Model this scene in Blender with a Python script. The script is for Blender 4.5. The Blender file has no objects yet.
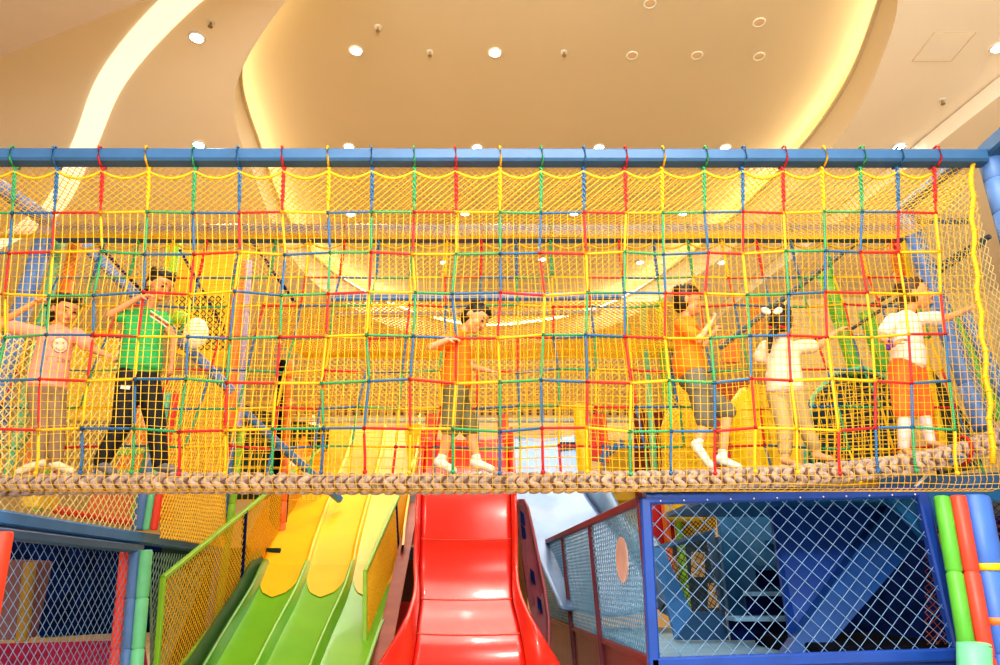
import bpy, math, random
import numpy as np
from mathutils import Vector, Matrix, noise
random.seed(7); rng = np.random.RandomState(7)
scene = bpy.context.scene
COL = scene.collection
PI = math.pi

# ------------------------------------------------------------------ camera
CAMZ = 1.6; F = 700.0; TH = math.atan(251/700)
CT, ST = math.cos(TH), math.sin(TH)
def P(px, py, D):
    """world point at depth D (metres along +Y) seen at a picture position"""
    u = (px-500)/F; v = (332.5-py)/F
    y = CT - v*ST; z = ST + v*CT
    return Vector((u/y*D, D, z/y*D + CAMZ))
def PZ(px, py, h):
    """world point on the horizontal plane at height h above the lens"""
    v = (332.5-py)/F
    return P(px, py, h*(CT - v*ST)/(ST + v*CT))
cam = bpy.data.cameras.new('camera'); cam.sensor_width = 36; cam.lens = F*36/1000
cam.clip_end = 200
co = bpy.data.objects.new('camera', cam); COL.objects.link(co)
co.location = (0, 0, CAMZ); co.rotation_euler = (PI/2 + TH, 0, 0)
scene.camera = co

# ------------------------------------------------------------------ materials
MATS = {}
def mat(name, c, rough=.5, metal=0., var=.06, scale=6., emit=0., coat=0., spec=.5, kind='noise', c2=None, sss=0):
    if name in MATS: return MATS[name]
    m = bpy.data.materials.new(name); m.use_nodes = True
    nt = m.node_tree; b = nt.nodes['Principled BSDF']
    b.inputs['Roughness'].default_value = rough; b.inputs['Metallic'].default_value = metal
    b.inputs['Specular IOR Level'].default_value = spec
    if coat: b.inputs['Coat Weight'].default_value = coat; b.inputs['Coat Roughness'].default_value = .08
    tc = nt.nodes.new('ShaderNodeTexCoord')
    if kind == 'noise':
        t = nt.nodes.new('ShaderNodeTexNoise'); t.inputs['Scale'].default_value = scale
        t.inputs['Detail'].default_value = 3
    else:
        t = nt.nodes.new('ShaderNodeTexWave'); t.inputs['Scale'].default_value = scale
        t.inputs['Distortion'].default_value = 1.5
        t.bands_direction = 'DIAGONAL'
    nt.links.new(tc.outputs['Object'], t.inputs['Vector'])
    r = nt.nodes.new('ShaderNodeValToRGB')
    c = tuple(c)
    d = c2 if c2 else tuple(max(0, x*(1-2.2*var)) for x in c)
    hi = tuple(min(1, x*(1+var)) for x in c)
    r.color_ramp.elements[0].position = .3; r.color_ramp.elements[1].position = .7
    r.color_ramp.elements[0].color = (*d, 1); r.color_ramp.elements[1].color = (*hi, 1)
    nt.links.new(t.outputs[0], r.inputs['Fac'])
    nt.links.new(r.outputs['Color'], b.inputs['Base Color'])
    if emit:
        nt.links.new(r.outputs['Color'], b.inputs['Emission Color'])
        b.inputs['Emission Strength'].default_value = emit
    MATS[name] = m
    return m
def S(r, g, b):  # sRGB 0-255 -> linear
    f = lambda x: (x/255/12.92) if x/255 <= .04045 else ((x/255+.055)/1.055)**2.4
    return (f(r), f(g), f(b))
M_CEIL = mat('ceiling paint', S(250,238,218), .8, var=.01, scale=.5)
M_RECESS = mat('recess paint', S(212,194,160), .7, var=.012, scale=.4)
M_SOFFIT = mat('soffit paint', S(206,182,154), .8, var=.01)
M_WALL = mat('warm wall paint', S(250,222,165), .8, var=.03, scale=.8)
M_FLOOR = mat('foam floor', S(222,206,180), .7, var=.1, scale=1.2)
M_COVE = mat('cove light', S(255,240,205), .5, emit=8.5, var=.0)
M_RIB = mat('ribbon light', S(255,244,214), .5, emit=.75, var=.0)
M_LAMP = mat('lamp glow', (1,.97,.9), .4, emit=26., var=0)
M_WHITE = mat('white plastic', S(238,234,222), .4)
M_GREYDOT = mat('grey fitting', S(150,125,90), .5)
M_BEAM = mat('blue steel paint', S(54,98,140), .38, var=.05)
M_BEAM2 = mat('pale blue steel', S(66,130,194), .4, var=.06)
M_TEAL = mat('teal steel paint', S(10,98,148), .45, var=.08)
M_PADB = mat('blue vinyl pad', S(92,132,190), .42, var=.05)
M_PADB2 = mat('bright blue vinyl pad', S(70,118,205), .42, var=.05)
M_PADG = mat('green vinyl pad', S(96,184,60), .42, var=.05)
M_PADA = mat('aqua green vinyl pad', S(120,212,160), .42, var=.05)
M_PADR = mat('red vinyl pad', S(240,74,52), .42, var=.05)
M_PADO = mat('orange vinyl pad', S(246,128,52), .42, var=.05)
M_PADY = mat('yellow vinyl pad', S(250,206,20), .42, var=.05)
M_NAVY = mat('navy panel', S(28,76,160), .42, var=.1, scale=3)
M_FRAME = mat('royal blue frame', S(32,74,160), .35, var=.06)
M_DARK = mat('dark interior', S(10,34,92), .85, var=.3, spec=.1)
M_BLACK = mat('black foam', S(18,18,26), .85, spec=.1)
M_MAROON = mat('maroon panel', S(112,40,62), .45, var=.12, scale=3)
M_BROWN = mat('brown side panel', S(168,92,74), .5, var=.08)
M_MAG = mat('magenta foam', S(190,28,96), .55, var=.1)
M_REDP = mat('red panel', S(196,20,24), .45)
M_CREAM = mat('cream panel', S(222,194,144), .6)
M_PLAT = mat('light blue deck', S(142,190,222), .5, var=.08)
M_SLR = mat('red slide plastic', S(232,34,24), .22, var=.03, coat=.5, scale=3)
M_SLY = mat('yellow slide plastic', S(253,202,0), .38, var=.03, coat=.15, scale=2)
M_SLO = mat('orange slide plastic', S(250,140,16), .25, coat=.4)
M_SLG = mat('green slide plastic', S(112,190,24), .32, var=.03, coat=.25, scale=2)
M_SLG2 = mat('deep green plastic', S(70,150,20), .3, coat=.3)
M_SLS = mat('silver blue slide plastic', S(112,148,194), .38, metal=.3, var=.08, coat=.15, scale=2)
M_LIME = mat('lime rail paint', S(150,206,60), .4)
M_YNET = mat('yellow twine', S(246,194,24), .6, var=.1, scale=60)
M_YNET2 = mat('ochre twine', S(240,184,20), .6, var=.1, scale=60)
M_WNET = mat('pale twine', S(226,228,224), .6, var=.1, scale=60)
M_BNET = mat('steel blue wire', S(116,152,192), .4, var=.1, scale=60)
M_CNET = mat('cream twine', S(240,226,160), .6, var=.1, scale=60)
M_DNET = mat('dark twine', S(50,46,52), .6)
RC = {'Y': mat('yellow rope', S(246,192,20), .6, kind='wave', scale=40, c2=S(214,160,10)),
      'R': mat('red rope', S(232,44,40), .6, kind='wave', scale=40, c2=S(160,16,20)),
      'G': mat('green rope', S(70,176,106), .6, kind='wave', scale=40, c2=S(24,110,70)),
      'B': mat('blue rope', S(58,124,170), .6, kind='wave', scale=40, c2=S(20,66,110))}
M_HEMP = mat('grey tan braided rope', S(190,168,156), .85, var=.24, scale=25, spec=.2)
M_DENSE = mat('yellow foam panel', S(255,206,50), .5, var=.05, scale=2)

# ------------------------------------------------------------------ mesh tools
class MB:
    def __init__(s): s.v = []; s.f = []; s.n = 0
    def add(s, v, f):
        v = np.asarray(v, dtype=float); s.v.append(v)
        s.f += [tuple(i+s.n for i in q) for q in f]; s.n += len(v); return s
    def hexa(s, c):   # 8 corners: 4 bottom, 4 top
        return s.add([tuple(p) for p in c], [(3,2,1,0),(4,5,6,7),(0,1,5,4),(1,2,6,5),(2,3,7,6),(3,0,4,7)])
    def box(s, x0,x1,y0,y1,z0,z1):
        return s.hexa([(x0,y0,z0),(x1,y0,z0),(x1,y1,z0),(x0,y1,z0),(x0,y0,z1),(x1,y0,z1),(x1,y1,z1),(x0,y1,z1)])
    def bar(s, a, b, w, h, up=(0,0,1), ch=None):   # chamfered rectangular bar
        a, b = Vector(a), Vector(b); d = (b-a).normalized(); up = Vector(up)
        if abs(d.dot(up)) > .98: up = Vector((0,1,0))
        r = d.cross(up).normalized(); u = r.cross(d).normalized()
        c = min(w,h)*.16 if ch is None else ch
        pr = [(-w/2+c,-h/2),(w/2-c,-h/2),(w/2,-h/2+c),(w/2,h/2-c),(w/2-c,h/2),(-w/2+c,h/2),(-w/2,h/2-c),(-w/2,-h/2+c)]
        vs = [tuple(q+r*x+u*y) for q in (a,b) for x,y in pr]
        fs = [(i,(i+1)%8,8+(i+1)%8,8+i) for i in range(8)] + [tuple(range(7,-1,-1)), tuple(range(8,16))]
        return s.add(vs, fs)
    def prism(s, poly, t):    # polygon of 3D points extruded by vector t
        poly = [Vector(p) for p in poly]; t = Vector(t); n = len(poly)
        vs = [tuple(p) for p in poly]+[tuple(p+t) for p in poly]
        fs = [(i,(i+1)%n,n+(i+1)%n,n+i) for i in range(n)] + [tuple(range(n-1,-1,-1)), tuple(range(n,2*n))]
        return s.add(vs, fs)
    def tube(s, pts, r, n=6, cap=True, closed=False):
        p = np.array([tuple(q) for q in pts], float); m = len(p)
        if closed: t = np.roll(p,-1,0)-np.roll(p,1,0)
        else: t = np.gradient(p, axis=0)
        t /= np.linalg.norm(t,axis=1)[:,None]+1e-12
        ref = np.array([0,0,1.]) if abs(t[:,2]).mean() < .8 else np.array([0,1.,0])
        a = np.cross(t, ref); a /= np.linalg.norm(a,axis=1)[:,None]+1e-9
        b = np.cross(t, a)
        rr = np.broadcast_to(np.asarray(r,float), (m,))
        th = np.arange(n)*2*PI/n
        v = p[:,None]+ (a[:,None]*np.cos(th)[None,:,None] + b[:,None]*np.sin(th)[None,:,None])*rr[:,None,None]
        f = []
        for i in range(m if closed else m-1):
            j = (i+1) % m
            for k in range(n): f.append((i*n+k, i*n+(k+1)%n, j*n+(k+1)%n, j*n+k))
        if cap and not closed: f.append(tuple(range(n-1,-1,-1))); f.append(tuple((m-1)*n+k for k in range(n)))
        return s.add(v.reshape(-1,3), f)
    def cap(s, a, b, ra, rb, n=14, side=None, fa=1.0, fb=None, ends=True):
        """tapered capsule; side = wide axis, fa/fb = thickness ratio on the other axis"""
        a, b = Vector(a), Vector(b); d = (b-a); L = d.length; d = d/L if L > 1e-6 else Vector((0,0,1))
        if side is None: side = d.cross(Vector((0.3,1,.1))).normalized()
        side = Vector(side); side = (side-d*side.dot(d)).normalized(); fr = d.cross(side)
        if fb is None: fb = fa
        rings = []
        for i in range(1,6): q = i/5*PI/2; rings.append((a-d*ra*math.cos(q), ra*math.sin(q), fa))
        for i in range(4,0,-1): q = i/5*PI/2; rings.append((b+d*rb*math.cos(q), rb*math.sin(q), fb)) if i < 5 else None
        rings.insert(5, (b, rb, fb))
        vs = [tuple(a-d*ra)]
        for c, r, f_ in rings:
            for k in range(n):
                th = 2*PI*k/n; vs.append(tuple(c+side*(r*math.cos(th))+fr*(r*f_*math.sin(th))))
        vs.append(tuple(b+d*rb)); m = len(rings); fs = []
        for k in range(n):
            fs.append((0, 1+(k+1)%n, 1+k)); fs.append((len(vs)-1, 1+(m-1)*n+k, 1+(m-1)*n+(k+1)%n))
        for i in range(m-1):
            for k in range(n): fs.append((1+i*n+k, 1+i*n+(k+1)%n, 1+(i+1)*n+(k+1)%n, 1+(i+1)*n+k))
        return s.add(vs, fs)
    def ell(s, c, ax, n=16, m=10):   # ellipsoid with three axis vectors
        c = Vector(c); X,Y,Z = [Vector(a) for a in ax]; vs = [tuple(c-Z)]
        for i in range(1,m):
            q = -PI/2+PI*i/m
            for k in range(n): th = 2*PI*k/n; vs.append(tuple(c+Z*math.sin(q)+(X*math.cos(th)+Y*math.sin(th))*math.cos(q)))
        vs.append(tuple(c+Z)); fs = []
        for k in range(n):
            fs.append((0,1+(k+1)%n,1+k)); fs.append((len(vs)-1,1+(m-2)*n+k,1+(m-2)*n+(k+1)%n))
        for i in range(m-2):
            for k in range(n): fs.append((1+i*n+k,1+i*n+(k+1)%n,1+(i+1)*n+(k+1)%n,1+(i+1)*n+k))
        return s.add(vs, fs)
    def build(s, name, m, parent=None, smooth=False, origin=None, bevel=0):
        me = bpy.data.meshes.new(name); v = np.concatenate(s.v)
        if parent is not None: o0 = np.array(parent.location)
        elif origin is not None: o0 = np.array(origin)
        else:
            o0 = (v.min(0)+v.max(0))/2; o0[2] = v[:,2].min()
        me.from_pydata((v-o0).tolist(), [], s.f); me.materials.append(m)
        if smooth: me.polygons.foreach_set('use_smooth', [True]*len(me.polygons))
        o = bpy.data.objects.new(name, me); COL.objects.link(o)
        if parent is not None: o.parent = parent
        else: o.location = o0
        if bevel:
            b = o.modifiers.new('bevel','BEVEL'); b.width = bevel; b.segments = 2; b.limit_method = 'ANGLE'
        return o
def tag(o, label=None, cat=None, group=None, kind=None):
    if label: o['label'] = label
    if cat: o['category'] = cat
    if group: o['group'] = group
    if kind: o['kind'] = kind
    return o
def thing(name, loc, label, cat, group=None):
    o = bpy.data.objects.new(name, None); COL.objects.link(o); o.location = tuple(loc)
    o.empty_display_size = .1
    return tag(o, label, cat, group)
def child_of(o, par):
    """nest an object (built in world coordinates with parent=thing) one level deeper"""
    o.parent = par
    return o
def part(mb, name, m, par, **k):
    """part under a thing or sub-part under a part; the part's mesh sits at its thing's origin"""
    root = par
    if par.parent is not None: root = par.parent
    o = mb.build(name, m, root, **k); o.parent = par
    return o
def struct(mb, name, m, **k):
    return tag(mb.build(name, m, **k), kind='structure')
def remesh(mb, name, m, par, vox, smooth=6, fac=.5):
    root = par if par.parent is None else par.parent
    me = bpy.data.meshes.new(name); v = np.concatenate(mb.v)-np.array(root.location)
    me.from_pydata(v.tolist(), [], mb.f)
    t = bpy.data.objects.new('t', me); COL.objects.link(t)
    r = t.modifiers.new('r','REMESH'); r.mode = 'VOXEL'; r.voxel_size = vox
    q = t.modifiers.new('s','SMOOTH'); q.factor = fac; q.iterations = smooth
    dg = bpy.context.evaluated_depsgraph_get(); dg.update()
    m2 = bpy.data.meshes.new_from_object(t.evaluated_get(dg)); m2.name = name
    bpy.data.objects.remove(t); bpy.data.meshes.remove(me)
    m2.materials.clear(); m2.materials.append(m)
    m2.polygons.foreach_set('use_smooth', [True]*len(m2.polygons))
    o = bpy.data.objects.new(name, m2); COL.objects.link(o); o.parent = par
    return o
def bil(c):
    c = [np.array(tuple(p)) for p in c]   # corners (0,0) (1,0) (1,1) (0,1)
    return lambda u, v: c[0]*(1-u)*(1-v)+c[1]*u*(1-v)+c[2]*u*v+c[3]*(1-u)*v
def mesh_panel(c, size, r, n=3, diag=True, sag=0, step=None, jit=0.):
    """twine or wire mesh in a quad; diagonal or square cells of about `size` metres"""
    f = bil(c); mb = MB(); A = [Vector(p) for p in c]
    W = ((A[1]-A[0]).length+(A[2]-A[3]).length)/2; H = ((A[3]-A[0]).length+(A[2]-A[1]).length)/2
    nrm = np.array(tuple((A[1]-A[0]).cross(A[3]-A[0]).normalized()))
    lines = []
    if diag:
        nx = max(2,int(round(W/size))); ny = max(2,int(round(H/size)))
        for s_ in (1,-1):
            for k in range(-ny, nx+1) if s_ == 1 else range(0, nx+ny+1):
                # line x = k + s*t, y = t  in cell units
                t0 = 0; t1 = ny
                if s_ == 1: t0 = max(t0,-k); t1 = min(t1,nx-k)
                else: t0 = max(t0,k-nx); t1 = min(t1,k)
                if t1-t0 > .01: lines.append(((k+s_*t0)/nx, t0/ny, (k+s_*t1)/nx, t1/ny, int(t1-t0)))
    else:
        nx = max(1,int(round(W/size))); ny = max(1,int(round(H/size)))
        lines += [(i/nx,0,i/nx,1,ny) for i in range(nx+1)] + [(0,j/ny,1,j/ny,nx) for j in range(ny+1)]
    for a,b,c_,d,m in lines:
        m = max(1, m if (sag or jit) else 1)
        pts = []
        for i in range(m+1):
            t = i/m; u = a+(c_-a)*t; v = b+(d-b)*t; p = f(u,v)
            if sag: p = p + nrm*sag*math.sin(PI*min(1,max(0,u)))*math.sin(PI*min(1,max(0,v)))
            if jit:
                q = noise.noise_vector(Vector(p)*2.2); p = p+np.array(q)*jit*4*min(u,1-u,.25)
            pts.append(p)
        mb.tube(pts, r, n, cap=False)
    return mb

def padded(mb, a, b, r, seg=.42, n=14, groove=.006):
    """foam-sleeved pole with a seam at every sleeve joint"""
    a, b = Vector(a), Vector(b); L = (b-a).length; k = max(1,int(round(L/seg))); pts = []; rr = []
    for i in range(k):
        for t, q in ((0,r-groove*1.6),(.004/seg,r-groove),(.03,r),(.97,r),(1-.004/seg,r-groove)):
            pts.append(a+(b-a)*((i+t)/k)); rr.append(q)
    return mb.tube(pts, rr, n)

# ================================================================== SETTING
H1, H2 = 7.0, 8.0      # ceiling heights above the lens
rim = [(-2.75,7),(-4.08,8.9),(-4.5,11.2),(-4.75,14),(-4.4,16.6),(-2.9,19.3),(-.4,20.8),(2.9,19.3),(4.7,15.6),(5.5,12),(5.67,9.8),(5.4,8.0),(4.9,6.7),(3.6,5.6),(1.5,5.0),(-1.0,5.4)]
def spline(p, k=8, closed=True):
    n = len(p); out = []
    for i in range(n if closed else n-1):
        g = lambda j: np.array(p[j % n] if closed else p[min(max(j,0),n-1)], float)
        a,b,c,d = g(i-1),g(i),g(i+1),g(i+2)
        for s_ in range(k):
            t = s_/k; out.append(.5*((2*b)+(-a+c)*t+(2*a-5*b+4*c-d)*t*t+(-a+3*b-3*c+d)*t**3))
    if not closed: out.append(np.array(p[-1], float))
    return np.array(out)
RIM = spline(rim); cen = RIM.mean(0)
def off(R, k):
    t = np.roll(R,-1,0)-np.roll(R,1,0); t /= np.linalg.norm(t,axis=1)[:,None]
    nn = np.stack([t[:,1],-t[:,0]],1); s_ = np.sign(((R-cen)*nn).sum(1))[:,None]
    return R+nn*s_*k
def ring(mb, A, za, B, zb):
    n = len(A); v = [(x,y,za+CAMZ) for x,y in A]+[(x,y,zb+CAMZ) for x,y in B]
    return mb.add(v, [(i,(i+1)%n,n+(i+1)%n,n+i) for i in range(n)])
# outer ceiling with the oval hole
def to_rect(p, x0=-14,x1=14,y0=-3,y1=27):
    d = p-cen; ts = []
    if d[0]>0: ts.append((x1-cen[0])/d[0])
    if d[0]<0: ts.append((x0-cen[0])/d[0])
    if d[1]>0: ts.append((y1-cen[1])/d[1])
    if d[1]<0: ts.append((y0-cen[1])/d[1])
    return cen+d*min(ts)
OUT = np.array([to_rect(p) for p in RIM])
for cx,cy in ((-14,-3),(14,-3),(14,27),(-14,27)):
    i = np.argmin(((OUT-np.array((cx,cy)))**2).sum(1)); OUT[i] = (cx,cy)
mb = MB(); ring(mb, RIM, H1, OUT, H1); struct(mb, 'ceiling', M_CEIL, smooth=False)
mb = MB(); ring(mb, RIM, H1, RIM, H1+.62); ring(mb, RIM, H1+.62, off(RIM,-.05), H1+.62)
ring(mb, off(RIM,-.05), H1+.62, off(RIM,-.05), H1+.66); ring(mb, off(RIM,-.05), H1+.66, off(RIM,.30), H1+.66)
ring(mb, off(RIM,.30), H1+.66, off(RIM,.30), H2)
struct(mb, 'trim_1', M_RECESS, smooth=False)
mb = MB(); ring(mb, off(RIM,.16), H1+.68, off(RIM,.16), H1+.82); struct(mb, 'trim_2', M_COVE)
mb = MB(); R3 = off(RIM,.32); n = len(R3)
mb.add([(x,y,H2+CAMZ) for x,y in R3]+[(cen[0],cen[1],H2+CAMZ)], [(i,(i+1)%n,n) for i in range(n)])
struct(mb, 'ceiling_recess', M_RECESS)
# curved light ribbon in the left ceiling
rp = spline([(-1.0,5.2),(-2.6,6.05),(-4.0,7.0),(-5.6,8.45),(-7.1,10.3),(-9.2,12.6),(-13,15)], 8, False)
t = np.gradient(rp,axis=0); t /= np.linalg.norm(t,axis=1)[:,None]; nn = np.stack([-t[:,1],t[:,0]],1)
A = rp+nn*.17+np.array((-.12,0)); B = rp-nn*.17+np.array((-.12,0)); v = []; f = []
for i in range(len(rp)):
    for q in (A[i],B[i]):
        v.append((*q,H1+CAMZ-.03)); v.append((*q,H1+CAMZ+.02))
for i in range(len(rp)-1):
    a = i*4; b = a+4
    f += [(a,a+2,b+2,b),(a,b,b+1,a+1),(a+2,a+3,b+3,b+2)]
mb = MB(); mb.add(v,f); struct(mb, 'trim_3', M_RIB)
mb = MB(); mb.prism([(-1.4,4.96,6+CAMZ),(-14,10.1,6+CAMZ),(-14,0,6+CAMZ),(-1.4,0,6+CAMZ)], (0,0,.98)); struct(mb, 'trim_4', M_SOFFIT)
mb = MB(); mb.prism([(8.7,0,6.7+CAMZ),(7.1,9.6,6.7+CAMZ),(5.9,17,6.7+CAMZ),(5.6,24,6.7+CAMZ),(14,24,6.7+CAMZ),(14,0,6.7+CAMZ)], (0,0,.28)); struct(mb, 'trim_5', M_CEIL)
mb = MB(); mb.box(-14,14,27,27.2,0,H1+CAMZ); struct(mb, 'wall_back', M_WALL)
mb = MB(); mb.box(-14.2,-14,-3,27.2,0,H1+CAMZ); struct(mb, 'wall_left', M_CREAM)
mb = MB(); mb.box(14,14.2,-3,27.2,0,H1+CAMZ); struct(mb, 'wall_right', M_CREAM)
mb = MB(); mb.box(-14.2,14.2,-3,27.2,-.1,0); struct(mb, 'floor', M_FLOOR)

# ---- ceiling fittings
def disc(mb, c, r, z0, z1, n=20):
    p = [(c[0]+r*math.cos(2*PI*k/n), c[1]+r*math.sin(2*PI*k/n), z0) for k in range(n)]
    return mb.prism(p, (0,0,z1-z0))
def downlight(px, py, h, label, grp):
    c = PZ(px,py,h); t = thing('ceiling_downlight', c, label, 'ceiling light', grp)
    ringm = MB(); ringm.tube([(c.x+.10*math.cos(a*PI/8), c.y+.10*math.sin(a*PI/8), c.z-.012) for a in range(16)], .018, 6, closed=True)
    part(ringm, 'trim_ring', M_WHITE, t, smooth=True)
    b = MB(); b.ell((c.x,c.y,c.z-.012), ((.082,0,0),(0,.082,0),(0,0,.02))); part(b, 'lamp_lens', M_LAMP, t, smooth=True)
G = 'round recessed downlights in the ceiling'
DL = [(197,37,H1,'small round downlight between the bright curved light ribbon and the oval recess'),
 (356,50,H2,'leftmost of the two largest bright downlights in the oval recess'),
 (495,52,H2,'rightmost of the two largest bright downlights in the oval recess'),
 (349,146,H2,'bright downlight just above the blue beam, leftmost of the four inside the recess'),
 (477,147,H2,'bright downlight just above the blue beam, second from left inside the recess'),
 (599,147,H2,'bright downlight just above the blue beam, third from left inside the recess'),
 (725,147,H2,'bright downlight just above the blue beam, rightmost inside the recess'),
 (199,144,H1,'downlight above the blue beam, between light ribbon and recess edge'),
 (899,146,H1,'faint downlight at the right end of the row over the blue beam'),
 (998,47,H1,'downlight at the right edge, over the corner of the blue frame'),
 (351,214,H2,'downlight seen through the top net, leftmost of the row behind the blue beam'),
 (465,213,H2,'downlight seen through the top net, second of the row behind the beam'),
 (574,213,H2,'downlight seen through the top net, third of the row behind the beam'),
 (683,213,H2,'downlight seen through the top net, rightmost of the row behind the beam'),
 (444,262,H2,'far downlight seen through the net above the middle boy in orange'),
 (542,259,H2,'far downlight seen through the net right of the middle boy in orange'),
 (640,262,H2,'far downlight seen through the net above left of the boy lifting a fist'),
 (722,262,H1,'far downlight seen through the net at right outside the recess edge')]
for px,py,h,l in DL: downlight(px,py,h,l,G)
def sprinkler(px,py,h,label):
    c = PZ(px,py,h); t = thing('ceiling_sprinkler', c, label, 'sprinkler', 'sprinkler heads in the ceiling')
    a = MB(); disc(a, c, .055, c.z-.012, c.z); part(a,'cover_plate',M_WHITE,t)
    b = MB(); b.tube([(c.x,c.y,c.z-.01),(c.x,c.y,c.z-.07)],[.014,.02],8); disc(b,c,.032,c.z-.08,c.z-.07,10); part(b,'nozzle',M_GREYDOT,t)
for px,py,h,l in [(211,22,H1,'small dark sprinkler beside the left downlight'),(378,27,H2,'small sprinkler above right of the left large downlight'),
                  (430,52,H2,'sprinkler between the two large recess downlights'),(564,52,H2,'dark sprinkler right of the right large downlight'),
                  (942,100,H1,'sprinkler on the plain ceiling at far right')]: sprinkler(px,py,h,l)
def vent(px,py,h,label):
    c = PZ(px,py,h); t = thing('ceiling_speaker', c, label, 'ceiling speaker', 'round white ceiling fittings')
    a = MB(); a.tube([(c.x+.085*math.cos(q*PI/10), c.y+.085*math.sin(q*PI/10), c.z-.01) for q in range(20)], .012, 6, closed=True); part(a,'rim',M_WHITE,t,smooth=True)
    b = MB(); disc(b,c,.08,c.z-.012,c.z); part(b,'grille',mat('grille tone',S(222,192,150),.7),t)
for px,py,h,l in [(650,3,H2,'round fitting at the very top of the recess ceiling'),(632,55,H2,'round speaker fitting in the middle of the recess'),
                  (697,55,H2,'faint round fitting between two speaker fittings in the recess'),(759,22,H2,'round fitting near the recess right side, the higher one'),
                  (759,56,H2,'round speaker fitting near the recess right side, the lower one')]: vent(px,py,h,l)
c = PZ(943,47,H1); t = thing('access_hatch', c, 'faint square access hatch in the plain right ceiling','hatch')
mb = MB(); s_ = .28
mb.tube([(c.x-s_,c.y-s_,c.z-.004),(c.x+s_,c.y-s_,c.z-.004),(c.x+s_,c.y+s_,c.z-.004),(c.x-s_,c.y+s_,c.z-.004)],.005,4,closed=True); part(mb,'frame',mat('hatch tone',S(232,208,172),.7),t)
mb = MB(); mb.box(c.x-s_+.01,c.x+s_-.01,c.y-s_+.01,c.y+s_-.01,c.z-.008,c.z); part(mb,'cover',M_CEIL,t)

# ================================================================== BRIDGE
ZB = 3.21+CAMZ        # front beam height
ZBB = 3.27+CAMZ
YF, YB = 4.8, 6.15
mb = MB(); mb.bar((-5.4,YF,ZB),(3.86,YF,ZB-.01),.13,.115)
o = mb.build('steel_beam', M_BEAM); tag(o,'long blue steel beam across the top carrying the front net','beam')
mb = MB(); mb.bar((-4.34,YB,ZBB-.03),(3.95,YB,ZBB-.03),.12,.17)
o = mb.build('steel_beam', M_BEAM); tag(o,'blue steel beam behind, parallel to the front one, seen through the net','beam')
# left back corner: pipe from the front beam level to the corner and leaning post
t = thing('pipe_frame', P(50,222,6.15), 'blue padded pipe frame bending down at the left back corner of the bridge','pipe frame')
mb = MB(); padded(mb, P(-60,145,5.2), P(52,224,6.12), .075); part(mb,'top_pipe',M_PADB,t,smooth=True)
mb = MB(); padded(mb, P(50,222,6.15), P(14,335,5.95), .085); padded(mb, P(14,335,5.95), P(-14,470,5.9), .085); part(mb,'leaning_post',M_PADB,t,smooth=True)
t = thing('pipe_frame', P(905,206,6.15), 'blue padded pipe frame bending down at the right back corner of the bridge','pipe frame')
mb = MB(); padded(mb, P(962,160,4.95), P(904,207,6.12), .06); part(mb,'top_pipe',M_PADB,t,smooth=True)
mb = MB(); padded(mb, P(903,206,6.15), P(985,430,5.6), .082); part(mb,'leaning_post',M_PADB,t,smooth=True)
# right front post and its steel frame
t = thing('corner_post', (3.93,4.86,0), 'tall corner post with ribbed blue padding at the right end of the front beam','post')
mb = MB(); padded(mb, (3.95,4.84,.55),(3.95,4.84,ZB+.1), .085, seg=.3); part(mb,'pad',M_PADB,t,smooth=True)
mb = MB(); mb.bar((4.13,4.84,0),(4.13,4.84,ZB+.16),.13,.13,up=(0,1,0)); part(mb,'steel_column',M_BEAM,t)
mb = MB(); mb.bar((3.93,4.84,ZB+.06),(3.93,2.3,ZB+.06),.13,.14); part(mb,'side_beam',M_BEAM,t)
mb = MB(); mb.bar((4.13,4.8,ZB-.3),(4.13,2.3,ZB-.3),.05,.05); mb.bar((3.98,4.8,ZB-.02),(4.13,4.2,ZB-.3),.04,.04); part(mb,'window_rail',M_DARK,t)

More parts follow.
